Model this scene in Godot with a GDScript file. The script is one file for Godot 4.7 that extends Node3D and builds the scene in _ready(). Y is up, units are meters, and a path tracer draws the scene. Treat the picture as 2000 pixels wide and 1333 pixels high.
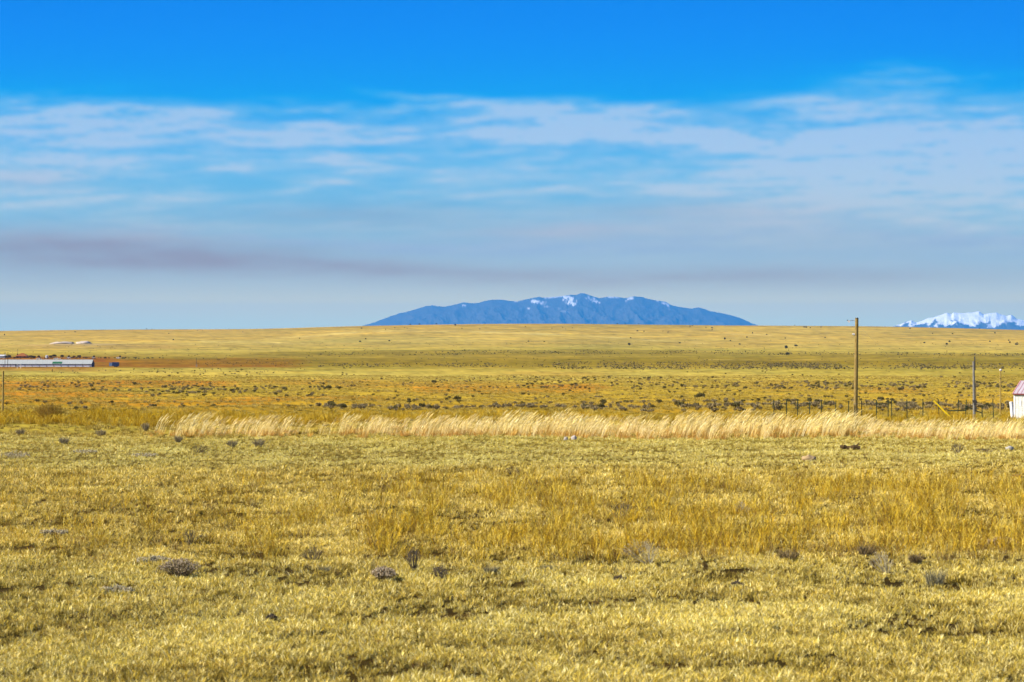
extends Node3D
# A dry high plain under cirrus: short grass, a band of tall bleached grass, a wire fence,
# poles and a shed, a far farm, a long rising slope and two snowy mountain ranges.

const F := 3889.0          # focal length of the 70 mm lens in units of the photo's 2000-wide frame
const EYE := 5.0           # metres above the ground at the camera
const LEVEL := 690.0       # the row of the photo at eye level
const EXPOSURE := 2.0
const HAZE := 0.000019       # per metre
const HAZE_TOP := 2200.0     # the haze reaches as high as the mountains ...
const HAZE_END := 84000.0    # ... and a little past them
const AIRLIGHT := Vector3(0.034, 0.195, 0.46)   # what that air scatters towards us, at full depth
const SKY_SCALE := 1.6
const ILL := Vector3(1.10, 1.12, 1.20)   # light on level open ground, for choosing base colours

var rng := RandomNumberGenerator.new()
var n_big := FastNoiseLite.new()
var n_mid := FastNoiseLite.new()
var n_fine := FastNoiseLite.new()
var n_ridge := FastNoiseLite.new()
var prof_d := PackedFloat32Array([-4000, 0, 150, 250, 400, 700, 1000, 1250, 1600, 2200, 3000, 4000, 5000, 5600, 6200, 7500, 10000, 20000, 200000])
var prof_h := PackedFloat32Array([0, 0, 0, -0.6, -1.6, -2.8, -3.2, -3.7, -2.4, 3.3, 15.8, 38, 68, 83, 80, 50, 10, 0, 0])
var crest_x := PackedFloat32Array([-300, 0, 150, 300, 500, 700, 900, 1000, 1100, 1400, 1700, 1850, 2000, 2300])
var crest_y := PackedFloat32Array([646, 643, 641, 640, 639, 633.5, 630, 629, 629, 632, 634, 637, 641, 646])
var used := {}
var grass_mat: StandardMaterial3D


# ------------------------------------------------------------------ helpers

class MB:
	var v := PackedVector3Array()
	var c := PackedColorArray()
	func tri(a: Vector3, b: Vector3, d: Vector3, col: Color) -> void:
		v.append(a); v.append(b); v.append(d)
		c.append(col); c.append(col); c.append(col)
	func quad(a: Vector3, b: Vector3, d: Vector3, e: Vector3, col: Color) -> void:
		tri(a, b, d, col)
		tri(a, d, e, col)
	func blade(base: Vector3, mid: Vector3, tip: Vector3, side: Vector3, w: float, col: Color) -> void:
		var s := side * (w * 0.5)
		var m := s * 0.8
		tri(base - s, mid - m, base + s, col)
		tri(base + s, mid - m, mid + m, col)
		tri(mid - m, tip, mid + m, col)
	func stick(a: Vector3, b: Vector3, ra: float, rb: float, col: Color, n := 3) -> void:
		var ax := (b - a).normalized()
		var p := ax.cross(Vector3(0.31, 0.2, 0.93)).normalized()
		var q := ax.cross(p)
		for k in n:
			var t0 := TAU * k / n
			var t1 := TAU * (k + 1) / n
			var d0 := p * cos(t0) + q * sin(t0)
			var d1 := p * cos(t1) + q * sin(t1)
			quad(a + d0 * ra, b + d0 * rb, b + d1 * rb, a + d1 * ra, col)
	func box(at: Vector3, size: Vector3, col: Color) -> void:
		var h := size * 0.5
		var p := []
		for i in 8:
			p.append(at + Vector3(h.x if i & 1 else -h.x, h.y if i & 2 else -h.y, h.z if i & 4 else -h.z))
		for f in [[0, 2, 3, 1], [5, 7, 6, 4], [4, 6, 2, 0], [1, 3, 7, 5], [2, 6, 7, 3], [4, 0, 1, 5]]:
			quad(p[f[0]], p[f[1]], p[f[2]], p[f[3]], col)
	func bud(at: Vector3, r: float, col: Color) -> void:
		var t := at + Vector3(0, r, 0)
		var b := at - Vector3(0, r, 0)
		var q := [at + Vector3(r, 0, 0), at + Vector3(0, 0, r), at - Vector3(r, 0, 0), at - Vector3(0, 0, r)]
		for k in 4:
			tri(q[k], t, q[(k + 1) % 4], col)
			tri(q[(k + 1) % 4], b, q[k], col)
	func mesh() -> ArrayMesh:
		var a := []
		a.resize(Mesh.ARRAY_MAX)
		a[Mesh.ARRAY_VERTEX] = v
		a[Mesh.ARRAY_COLOR] = c
		var n := PackedVector3Array()
		n.resize(v.size())
		for i in range(0, v.size(), 3):
			var x := (v[i + 2] - v[i]).cross(v[i + 1] - v[i]).normalized()
			n[i] = x; n[i + 1] = x; n[i + 2] = x
		a[Mesh.ARRAY_NORMAL] = n
		var m := ArrayMesh.new()
		m.add_surface_from_arrays(Mesh.PRIMITIVE_TRIANGLES, a)
		return m


func lin(r: float, g: float, b: float) -> Color:
	return Color(r / 255.0, g / 255.0, b / 255.0).srgb_to_linear()


func alb(r: float, g: float, b: float) -> Color:      # the base colour that shows so in the open under this sun
	var c := lin(r, g, b)
	return Color(minf(c.r / ILL.x, 0.9), minf(c.g / ILL.y, 0.9), minf(c.b / ILL.z, 0.9))


func interp(xs: PackedFloat32Array, ys: PackedFloat32Array, x: float) -> float:
	if x <= xs[0]:
		return ys[0]
	var last := xs.size() - 1
	if x >= xs[last]:
		return ys[last]
	var i := 0
	while x > xs[i + 1]:
		i += 1
	var h := xs[i + 1] - xs[i]
	var t := (x - xs[i]) / h
	var m0 := (ys[i + 1] - ys[i]) / h if i == 0 else (ys[i + 1] - ys[i - 1]) / (xs[i + 1] - xs[i - 1])
	var m1 := (ys[i + 1] - ys[i]) / h if i + 2 > last else (ys[i + 2] - ys[i]) / (xs[i + 2] - xs[i])
	var s := (ys[i + 1] - ys[i]) / h
	m0 = clampf(m0, -absf(s) * 3.0, absf(s) * 3.0) if m0 * s >= 0.0 else 0.0
	m1 = clampf(m1, -absf(s) * 3.0, absf(s) * 3.0) if m1 * s >= 0.0 else 0.0
	var t2 := t * t
	var t3 := t2 * t
	return (2 * t3 - 3 * t2 + 1) * ys[i] + (t3 - 2 * t2 + t) * h * m0 + (-2 * t3 + 3 * t2) * ys[i + 1] + (t3 - t2) * h * m1


func along(xs: PackedFloat32Array, ys: PackedFloat32Array, x: float) -> float:
	var last := xs.size() - 1
	if x <= xs[0]:
		return ys[0]
	if x >= xs[last]:
		return ys[last]
	var i := 0
	while x > xs[i + 1]:
		i += 1
	return lerpf(ys[i], ys[i + 1], (x - xs[i]) / (xs[i + 1] - xs[i]))


func ground(x: float, d: float) -> float:            # height of the land at x, d metres ahead
	var h := interp(prof_d, prof_h, d)
	var dd := clampf(d, 1.0, 5600.0)
	if d > 1200.0:
		var px := 1000.0 + F * x / maxf(d, 1.0)
		h -= (interp(crest_x, crest_y, px) - 632.0) * smoothstep(1200.0, 5200.0, d) * dd / F
		h += n_big.get_noise_2d(x * 0.35, d * 0.35) * 3.0 * smoothstep(1600.0, 3000.0, d) * (1.0 - smoothstep(4300.0, 5400.0, d))
	var near := clampf(absf(d) / 60.0, 0.25, 3.0)
	h += n_mid.get_noise_2d(x * 1.6, d * 1.6) * 0.12 * near * (1.0 - smoothstep(900.0, 1500.0, d))
	h += n_mid.get_noise_2d(x * 9.0, d * 9.0) * 0.035
	return h


func depth_of(y: float) -> float:                    # how far ahead the land lies that shows at row y
	var a := 12.0
	var b := 5550.0
	for k in 44:
		var m := sqrt(a * b)
		if LEVEL + F * (EYE - interp(prof_d, prof_h, m)) / m > y:
			a = m
		else:
			b = m
	return a


func spot(px: float, d: float) -> Vector3:
	var x := (px - 1000.0) / F * d
	return Vector3(x, ground(x, d), -d)


func named(called: String) -> String:
	var k: int = used.get(called, 0)
	used[called] = k + 1
	return called if k == 0 else "%s_%03d" % [called, k]


func tag(o: Node3D, label: String, category: String, group := "", kind := "") -> Node3D:
	if label: o.set_meta("label", label)
	if category: o.set_meta("category", category)
	if group: o.set_meta("group", group)
	if kind: o.set_meta("kind", kind)
	return o


func thing(called: String, label: String, category: String, at: Vector3, group := "") -> Node3D:
	var o := Node3D.new()
	o.name = named(called)
	add_child(o, true)
	o.position = at
	tag(o, label, category, group)
	return o


func part(called: String, m: Mesh, mat: Material, parent: Node, at := Vector3.ZERO, turn := Vector3.ZERO) -> MeshInstance3D:
	var o := MeshInstance3D.new()
	o.name = named(called) if parent == self else called
	o.mesh = m
	o.material_override = mat
	parent.add_child(o, true)
	o.position = at
	o.rotation = turn
	return o


func paint(c: Color, rough := 0.8, metal := 0.0) -> StandardMaterial3D:      # c is a real-world (linear) base colour
	var m := StandardMaterial3D.new()
	m.albedo_color = c.linear_to_srgb()
	m.roughness = rough
	m.metallic = metal
	m.metallic_specular = 0.3
	m.cull_mode = BaseMaterial3D.CULL_DISABLED
	return m


func leafy(through := 0.5) -> StandardMaterial3D:
	var m := StandardMaterial3D.new()
	m.vertex_color_use_as_albedo = true
	m.roughness = 0.9
	m.metallic_specular = 0.15
	m.cull_mode = BaseMaterial3D.CULL_DISABLED
	if through > 0.0:
		m.backlight_enabled = true
		m.backlight = Color(through, through, through)
	return m


func streaked(a: Color, b: Color, scale: Vector3, rough := 0.85) -> StandardMaterial3D:   # weathered timber or sheet
	var n := FastNoiseLite.new()
	n.seed = 77
	n.frequency = 0.03
	n.fractal_octaves = 4
	var t := NoiseTexture2D.new()
	t.width = 256
	t.height = 256
	t.seamless = true
	t.noise = n
	var g := Gradient.new()
	g.set_color(0, a.linear_to_srgb())
	g.set_color(1, b.linear_to_srgb())
	g.set_offset(0, 0.25)
	g.set_offset(1, 0.75)
	t.color_ramp = g
	var m := StandardMaterial3D.new()
	m.albedo_texture = t
	m.uv1_triplanar = true
	m.uv1_scale = scale
	m.roughness = rough
	m.metallic_specular = 0.25
	m.cull_mode = BaseMaterial3D.CULL_DISABLED
	return m


func scatter(called: String, parent: Node3D, m: Mesh, mat: Material, where: Array, tint: Array) -> void:
	if where.is_empty():
		return
	var mm := MultiMesh.new()
	mm.transform_format = MultiMesh.TRANSFORM_3D
	mm.use_colors = true
	mm.mesh = m
	mm.instance_count = where.size()
	for i in where.size():
		mm.set_instance_transform(i, where[i])
		mm.set_instance_color(i, tint[i])
	var o := MultiMeshInstance3D.new()
	o.name = called
	o.multimesh = mm
	o.material_override = mat
	parent.add_child(o, true)


func turned(yaw: float, s: Vector3, at: Vector3) -> Transform3D:
	return Transform3D(Basis(Vector3.UP, yaw).scaled_local(s), at)


# ------------------------------------------------------------------ the air and the light

func sky_rows() -> Image:
	# one eighth of the way round, centred on the view; the sky goes on all round as its mirror images
	var w := 512
	var h := 1024
	var fib := FastNoiseLite.new()
	fib.seed = 5
	fib.frequency = 1.0
	fib.fractal_octaves = 4
	var warp := FastNoiseLite.new()
	warp.seed = 9
	warp.frequency = 1.0
	warp.fractal_octaves = 3
	# streaks of cirrus: centre, half length, half thickness, slope, strength
	var st := [
		[1790, 150, 190, 26, 0.02, 0.34], [1620, 212, 170, 26, 0.02, 0.50], [1780, 205, 260, 36, 0.0, 0.30], [1970, 275, 130, 60, -0.1, 0.50],
		[830, 190, 130, 9, 0.17, 0.36], [960, 225, 110, 22, 0.12, 0.42], [1110, 222, 130, 22, 0.03, 0.50], [1180, 250, 210, 36, 0.06, 0.55],
		[1000, 270, 250, 26, 0.0, 0.45], [1400, 275, 260, 30, 0.02, 0.55], [1700, 285, 280, 36, 0.0, 0.52], [1960, 310, 160, 34, 0.0, 0.45],
		[620, 272, 125, 11, -0.03, 0.62], [640, 308, 75, 10, 0.07, 0.62], [740, 317, 110, 8, -0.02, 0.48], [450, 328, 42, 13, 0.15, 0.42], [690, 338, 55, 8, 0.0, 0.3],
		[60, 260, 200, 55, 0.05, 0.40], [230, 210, 220, 26, 0.08, 0.26], [390, 235, 130, 32, 0.10, 0.26], [60, 330, 170, 30, 0.0, 0.42], [320, 315, 200, 20, 0.0, 0.22],
		[180, 365, 70, 14, -0.1, 0.30], [270, 395, 130, 22, -0.08, 0.30], [60, 385, 150, 26, 0.0, 0.26], [300, 440, 240, 24, -0.05, 0.22],
		[1500, 340, 170, 20, -0.04, 0.45], [1780, 335, 300, 32, 0.0, 0.55], [1640, 375, 330, 30, 0.0, 0.42], [1170, 374, 230, 7, -0.01, 0.50],
		[1100, 325, 140, 16, 0.03, 0.36], [100, 290, 300, 70, 0.0, 0.26], [300, 240, 240, 40, 0.05, 0.16], [1200, 262, 420, 50, 0.02, 0.14], [1760, 300, 420, 80, 0.0, 0.20], [1700, 400, 420, 60, 0.0, 0.26], [560, 262, 200, 24, 0.05, 0.2], [1290, 350, 120, 12, 0.02, 0.20], [930, 345, 170, 14, 0.03, 0.25], [1900, 420, 320, 40, 0.0, 0.22],
	]
	var gaps := [[1500, 306, 370, 6, 0.005, 0.42], [1230, 300, 120, 14, 0.0, 0.35], [760, 290, 150, 8, 0.0, 0.3], [1000, 232, 70, 6, 0.1, 0.15], [1420, 248, 90, 18, 0.03, 0.3], [1950, 408, 90, 6, 0.0, 0.2]]
	# drifting smoke: a mauve veil that darkens the blue
	var veil := [[120, 482, 320, 34, 0.03, 0.46], [60, 505, 260, 44, 0.0, 0.22], [420, 502, 280, 27, 0.06, 0.44], [760, 523, 300, 17, 0.05, 0.40], [1200, 545, 420, 20, 0.0, 0.26], [1600, 537, 320, 18, 0.0, 0.24], [700, 420, 300, 24, 0.0, 0.22], [1300, 412, 160, 12, 0.0, 0.16], [330, 520, 200, 16, 0.02, 0.25]]
	var pink := [[1080, 452, 190, 15, -0.02, 0.55], [1450, 425, 300, 40, 0.0, 0.40], [250, 460, 230, 16, 0.03, 0.30], [40, 350, 130, 22, 0.0, 0.30], [1650, 470, 300, 30, 0.0, 0.2]]
	for k in 150:
		var fy := rng.randf_range(195.0, 400.0)
		st.append([rng.randf_range(-200.0, 2200.0), fy, rng.randf_range(40.0, 150.0), rng.randf_range(4.5, 8.0), rng.randf_range(-0.13, 0.10), rng.randf_range(0.08, 0.28)])
	var row_y := PackedFloat32Array([-22000, -4000, -1500, -500, 0, 80, 160, 240, 320, 400, 470, 540, 600, 640, 690])
	var row_r := PackedFloat32Array([2, 2, 2, 2, 4, 8, 14, 58, 92, 118, 140, 158, 174, 170, 172])
	var row_g := PackedFloat32Array([78, 96, 118, 132, 143, 150, 160, 172, 184, 188, 189, 195, 205, 210, 210])
	var row_b := PackedFloat32Array([165, 190, 215, 235, 244, 247, 246, 243, 240, 233, 226, 226, 230, 236, 238])
	var data := PackedByteArray()
	data.resize(w * h * 3)
	for j in h:
		var el := deg_to_rad(90.0 - (j + 0.5) * 180.0 / 2048.0)
		for i in w:
			var az := ((i + 0.5) / w - 0.5) * PI / 4.0
			var x := 1000.0 + F * tan(az)
			var y := maxf(LEVEL - F * tan(el) / cos(az), -22000.0)
			var r := interp(row_y, row_r, y)
			var g := interp(row_y, row_g, y)
			var b := interp(row_y, row_b, y)
			var k := 0.0
			if y > -420.0:
				var wx := x + 60.0 * warp.get_noise_2d(x / 420.0, y / 90.0)
				var wy := y + 16.0 * warp.get_noise_2d(x / 260.0 + 40.0, y / 60.0)
				for s in st:
					var dx: float = (wx - s[0]) / s[2]
					if absf(dx) < 2.2:
						var dy: float = (wy - s[1] - s[4] * (wx - s[0])) / s[3]
						if absf(dy) < 2.4:
							k += s[5] * exp(-dx * dx * 1.2 - dy * dy)
				for s in gaps:
					var dx: float = (wx - s[0]) / s[2]
					var dy: float = (wy - s[1] - s[4] * (wx - s[0])) / s[3]
					if absf(dx) < 2.2 and absf(dy) < 2.4:
						k *= 1.0 - s[5] * 1.5 * exp(-dx * dx - dy * dy)
				var f := fib.get_noise_2d(x / 250.0, (y + 0.05 * x) / 20.0)
				var f2 := fib.get_noise_2d(x / 700.0 + 9.0, y / 60.0)
				var band := smoothstep(120.0, 330.0, y) * (1.0 - smoothstep(430.0, 560.0, y))
				var f3 := fib.get_noise_2d(x / 110.0 + 5.0, (y + 0.12 * x) / 9.0)
				k = k * (1.0 + 0.75 * f + 0.35 * f2 + 0.45 * f3) + band * maxf(0.0, 0.10 + 0.28 * f + 0.24 * f2)
				k = clampf(k, 0.0, 0.82)
			else:
				k = maxf(0.0, fib.get_noise_2d(x / 900.0, y / 500.0) - 0.12) * 0.5 * smoothstep(-9000.0, -1500.0, y)
			var low := smoothstep(250.0, 480.0, y)
			r = lerpf(r, lerpf(178, 184, low), k)
			g = lerpf(g, lerpf(205, 208, low), k)
			b = lerpf(b, lerpf(240, 230, low), k)
			if y > 250.0:
				var wy := y + 7.0 * warp.get_noise_2d(x / 300.0 + 80.0, y / 40.0)
				var m := 0.0
				var tatter := 1.0 + 0.5 * fib.get_noise_2d(x / 260.0 + 31.0, y / 26.0)
				for s in veil:
					var dx: float = (x - s[0]) / s[2]
					var dy: float = (wy - s[1] - s[4] * (x - s[0])) / s[3]
					if absf(dx) < 2.2 and absf(dy) < 2.4:
						m += s[5] * exp(-dx * dx - dy * dy)
				m = clampf(m * tatter, 0.0, 0.85)
				r = lerpf(r, 142, m); g = lerpf(g, 162, m); b = lerpf(b, 198, m)
				m = 0.0
				for s in pink:
					var dx: float = (x - s[0]) / s[2]
					var dy: float = (wy - s[1] - s[4] * (x - s[0])) / s[3]
					if absf(dx) < 2.2 and absf(dy) < 2.4:
						m += s[5] * exp(-dx * dx - dy * dy)
				m = clampf(m, 0.0, 0.8)
				r = lerpf(r, 178, m); g = lerpf(g, 190, m); b = lerpf(b, 218, m)
			# this is what should be seen through the haze; the sky behind it is that much clearer
			var tau := HAZE * minf(HAZE_END / cos(el), HAZE_TOP / sin(el))
			var pass_ := exp(-tau)
			var seen := lin(r, g, b)
			var beyond := Color(
				maxf((seen.r / EXPOSURE - AIRLIGHT.x * (1.0 - pass_)) / pass_, 0.0) / SKY_SCALE,
				maxf((seen.g / EXPOSURE - AIRLIGHT.y * (1.0 - pass_)) / pass_, 0.0) / SKY_SCALE,
				maxf((seen.b / EXPOSURE - AIRLIGHT.z * (1.0 - pass_)) / pass_, 0.0) / SKY_SCALE).linear_to_srgb()
			r = beyond.r * 255.0; g = beyond.g * 255.0; b = beyond.b * 255.0
			var at := (j * w + i) * 3
			data[at] = clampi(int(r + rng.randf()), 0, 255)
			data[at + 1] = clampi(int(g + rng.randf()), 0, 255)
			data[at + 2] = clampi(int(b + rng.randf()), 0, 255)
	return Image.create_from_data(w, h, false, Image.FORMAT_RGB8, data)


func make_sky() -> ImageTexture:
	var one := sky_rows()
	var back: Image = one.duplicate()
	back.flip_x()
	var all := Image.create(4096, 2048, false, Image.FORMAT_RGB8)
	all.fill(Color8(150, 150, 120))
	for k in range(-1, 9):
		all.blit_rect(one if k % 2 == 0 else back, Rect2i(0, 0, 512, 1024), Vector2i(k * 512 - 256, 0))
	return ImageTexture.create_from_image(all)


func light_and_air() -> void:
	var lens := CameraAttributesPhysical.new()
	lens.frustum_focal_length = 70.01
	lens.frustum_focus_distance = 135.0
	lens.frustum_near = 0.5
	lens.frustum_far = 200000.0
	lens.exposure_aperture = 2.4
	var cam := Camera3D.new()
	cam.name = "camera"
	add_child(cam)
	cam.attributes = lens
	cam.position = Vector3(0, EYE, 0)
	cam.rotation = Vector3(atan(23.5 / F), 0, 0)
	cam.fov = rad_to_deg(2.0 * atan(666.5 / F))
	cam.near = 0.5
	cam.far = 200000.0
	cam.current = true
	var pano := PanoramaSkyMaterial.new()
	pano.panorama = make_sky()
	pano.energy_multiplier = SKY_SCALE
	var sky := Sky.new()
	sky.sky_material = pano
	var e := Environment.new()
	e.background_mode = Environment.BG_SKY
	e.sky = sky
	e.tonemap_mode = Environment.TONE_MAPPER_LINEAR
	e.tonemap_exposure = EXPOSURE
	e.sdfgi_enabled = true
	e.ssao_enabled = true
	e.ssil_enabled = true
	e.fog_enabled = true
	e.fog_density = HAZE
	e.fog_light_color = Color(0.28, 0.685, 1.0)
	var we := WorldEnvironment.new()
	we.name = "daylight"
	we.environment = e
	add_child(we)
	var sun := DirectionalLight3D.new()
	sun.name = "sun"
	sun.light_energy = 1.6
	sun.light_color = Color(1.0, 0.96, 0.88)
	sun.light_angular_distance = 0.5
	sun.shadow_enabled = true
	add_child(sun)
	# high on the left, a little behind the camera
	sun.look_at_from_position(Vector3.ZERO, -Vector3(-0.95, 0.78, 0.26), Vector3.UP)


# ------------------------------------------------------------------ the land

var bands: Array = []
var patches: Array = []
var soil_red := 0.36
var tracks: Array = []


func plan_colours() -> void:
	var rows := [
		[1400, 74, 60, 36], [1000, 82, 66, 36], [880, 140, 120, 56], [850, 182, 160, 76], [820, 178, 158, 62], [803, 168, 138, 46], [790, 192, 156, 50], [768, 194, 166, 62],
		[748, 194, 168, 68], [732, 198, 176, 84], [722, 184, 162, 70], [713, 158, 136, 46], [703, 160, 140, 52], [692, 168, 146, 60], [684, 196, 174, 84],
		[674, 190, 164, 84], [665, 204, 178, 94], [656, 198, 168, 84], [645, 194, 165, 82], [636, 188, 158, 76]]
	for r in rows:
		bands.append([log(depth_of(r[0])), alb(r[1], r[2], r[3])])
	var orange := alb(196, 122, 34)
	var soil := alb(150, 84, 20)
	var olive := alb(134, 114, 24)
	var gold := alb(226, 190, 92)
	var pale := alb(206, 186, 104)
	for p in [
		[-500, 450, 745, 757, orange, 0.75], [-500, 190, 751, 770, orange, 0.55], [10, 270, 768, 777, orange, 0.8], [200, 430, 743, 751, orange, 0.8], [-500, 520, 781, 791, orange, 0.6],
		[480, 760, 775, 785, orange, 0.6], [820, 1160, 755, 769, orange, 0.65], [660, 1000, 746, 757, orange, 0.45], [1080, 1170, 751, 759, orange, 0.75], [980, 1170, 727, 736, orange, 0.4],
		[1470, 1620, 745, 765, orange, 0.3], [1670, 1790, 757, 767, orange, 0.6], [1850, 2050, 788, 800, orange, 0.3], [500, 700, 742, 750, orange, 0.5],
		[-500, 178, 714, 725, soil, 0.9], [172, 580, 701, 718, soil, 0.85], [-500, 210, 696, 708, soil, 0.9], [230, 430, 704, 712, orange, 0.4],
		[500, 1350, 686, 694, olive, 0.6], [250, 1550, 700, 712, olive, 0.6], [1450, 2100, 704, 711, olive, 0.5], [1880, 2100, 731, 743, olive, 0.6], [1600, 1980, 690, 697, olive, 0.35],
		[590, 770, 643, 653, gold, 0.8], [880, 1380, 654, 665, gold, 0.6], [1400, 1720, 640, 652, gold, 0.7], [200, 420, 656, 662, gold, 0.5], [1880, 2100, 648, 660, gold, 0.35],
		[0, 560, 720, 732, pale, 0.5], [600, 1500, 722, 742, pale, 0.4], [1500, 2050, 672, 682, pale, 0.4],
		[90, 215, 667, 670.5, alb(226, 200, 170), 0.7],
		[60, 330, 668, 678, alb(176, 138, 84), 0.6], [1000, 1500, 664, 672, alb(176, 148, 76), 0.5]]:
		patches.append([(p[0] - 1000.0) / F, (p[1] - 1000.0) / F, log(depth_of(p[3])), log(depth_of(p[2])), p[4], p[5]])
	var light := alb(226, 202, 128)
	for t in [[380, 660, 520, 665, 0.7], [500, 657, 720, 647, 0.6], [720, 647, 900, 650, 0.7], [900, 650, 1120, 657, 0.8], [1120, 657, 1400, 673, 0.7], [1400, 652, 1520, 656, 0.6], [1380, 746, 2100, 745, 0.9], [480, 664, 600, 668, 0.6], [0, 674, 220, 677, 0.4], [1330, 704, 1640, 703, 0.5]]:
		tracks.append([(t[0] - 1000.0) / F, log(depth_of(t[1])), (t[2] - 1000.0) / F, log(depth_of(t[3])), light, t[4]])


func land_colour(x: float, d: float) -> Color:
	var dd := maxf(d, 12.0)
	var u := x / dd
	var l0 := log(dd)
	var warp := n_big.get_noise_2d(u * 900.0, l0 * 260.0)
	var fine := n_fine.get_noise_2d(u * 14000.0, l0 * 7000.0) + 0.4 * n_mid.get_noise_2d(u * 40000.0, l0 * 30000.0)
	var streak := n_mid.get_noise_2d(u * 620.0 + 50.0, l0 * 1100.0)
	var dash := n_mid.get_noise_2d(u * 2600.0 + 500.0, l0 * 3600.0)
	var ld := l0 + (0.045 * warp + 0.012 * streak) * smoothstep(150.0, 400.0, d)
	var c: Color = bands[0][1]
	for i in range(1, bands.size()):
		if ld <= bands[i][0]:
			c = bands[i - 1][1].lerp(bands[i][1], clampf((ld - bands[i - 1][0]) / (bands[i][0] - bands[i - 1][0]), 0.0, 1.0))
			break
		c = bands[i][1]
	if d > 140.0:
		var ragged := n_mid.get_noise_2d(u * 1300.0, l0 * 1500.0) + 0.5 * dash
		for p in patches:
			if u > p[0] - 0.02 and u < p[1] + 0.02:
				var t: float = (ld - p[2]) / (p[3] - p[2])
				if t > -0.4 and t < 1.4:
					var e: float = minf(smoothstep(-0.35, 0.25, t), 1.0 - smoothstep(0.75, 1.35, t)) * minf(smoothstep(p[0] - 0.02, p[0] + 0.015, u), 1.0 - smoothstep(p[1] - 0.015, p[1] + 0.02, u))
					if p[5] > 1.0:
						e = minf(smoothstep(-0.2, 0.2, t), 1.0 - smoothstep(0.8, 1.2, t)) * minf(smoothstep(p[0] - 0.002, p[0] + 0.003, u), 1.0 - smoothstep(p[1] - 0.003, p[1] + 0.002, u))
						c = c.lerp(p[4], clampf(e * (1.0 + ragged), 0.0, 0.95))
						continue
					e = clampf(p[5] * smoothstep(0.15, 0.75, e + 0.55 * ragged + 0.25 * fine), 0.0, 1.0)
					c = c.lerp(p[4], e * (0.65 if p[4].r > soil_red else 0.8))
		for t in tracks:
			if u > t[0] and u < t[2]:
				var k: float = (u - t[0]) / (t[2] - t[0])
				var off: float = absf(l0 - lerpf(t[1], t[3], k) - 0.012 * warp)
				var wide := 0.004 + 0.000003 * d
				if off < wide * 2.0:
					c = c.lerp(t[4], t[5] * (1.0 - smoothstep(wide * 0.5, wide * 2.0, off)) * clampf(0.6 + 0.9 * ragged, 0.0, 1.0) * smoothstep(0.0, 0.12, k) * (1.0 - smoothstep(0.88, 1.0, k)))
	var open := smoothstep(110.0, 135.0, d)
	var v := lerpf(0.62, 0.70, open) * (1.0 + 0.10 * warp + 0.24 * streak + 0.42 * dash + 0.34 * fine)
	var warm := 0.10 * streak + 0.08 * warp
	return Color(clampf(c.r * v * (1.0 + warm), 0.0, 0.9), clampf(c.g * v, 0.0, 0.9), clampf(c.b * v * (0.8 - warm), 0.0, 0.9))


func build_land() -> void:
	var ds := PackedFloat32Array([-3000, -800, -200, -60, -10, 4])
	var d := 12.0
	while d < 5700.0:
		ds.append(d)
		var slope: float = absf(F * (EYE - interp(prof_d, prof_h, d * 1.01)) / (d * 1.01) - F * (EYE - interp(prof_d, prof_h, d)) / d) / (d * 0.01)
		d += clampf(1.5 / maxf(slope, 1e-6), 0.0, minf(d * 0.05, 45.0))
	for k in [5900, 6300, 7000, 8500, 11000, 20000, 50000, 78000]:
		ds.append(k)
	var us := PackedFloat32Array()
	var wide := 350
	for i in wide:
		us.append(lerpf(-0.35, 0.35, i / (wide - 1.0)))
	var outer := [0.02, 0.06, 0.15, 0.4, 1.0]
	var cols := wide + outer.size() * 2
	var v := PackedVector3Array()
	var c := PackedColorArray()
	for dist in ds:
		var reach := maxf(dist, 12.0)
		for i in cols:
			var x := 0.0
			var o := outer.size()
			if i < o:
				x = -0.35 * reach - outer[o - 1 - i] * (9000.0 + 0.5 * reach)
			elif i >= o + wide:
				x = 0.35 * reach + outer[i - o - wide] * (9000.0 + 0.5 * reach)
			else:
				x = us[i - o] * reach
			v.append(Vector3(x, ground(x, dist), -dist))
			c.append(land_colour(x, dist))
	var idx := PackedInt32Array()
	for r in ds.size() - 1:
		for i in cols - 1:
			var a := r * cols + i
			idx.append_array([a, a + cols, a + 1, a + 1, a + cols, a + cols + 1])
	var st := SurfaceTool.new()
	var a := []
	a.resize(Mesh.ARRAY_MAX)
	a[Mesh.ARRAY_VERTEX] = v
	a[Mesh.ARRAY_COLOR] = c
	a[Mesh.ARRAY_INDEX] = idx
	st.create_from_arrays(a)
	st.generate_normals()
	var m := StandardMaterial3D.new()
	m.vertex_color_use_as_albedo = true
	m.roughness = 1.0
	m.metallic_specular = 0.1
	var o := part("plain", st.commit(), m, self)
	tag(o, "dry grassland plain rising to a long low ridge", "", "", "structure")


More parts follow.
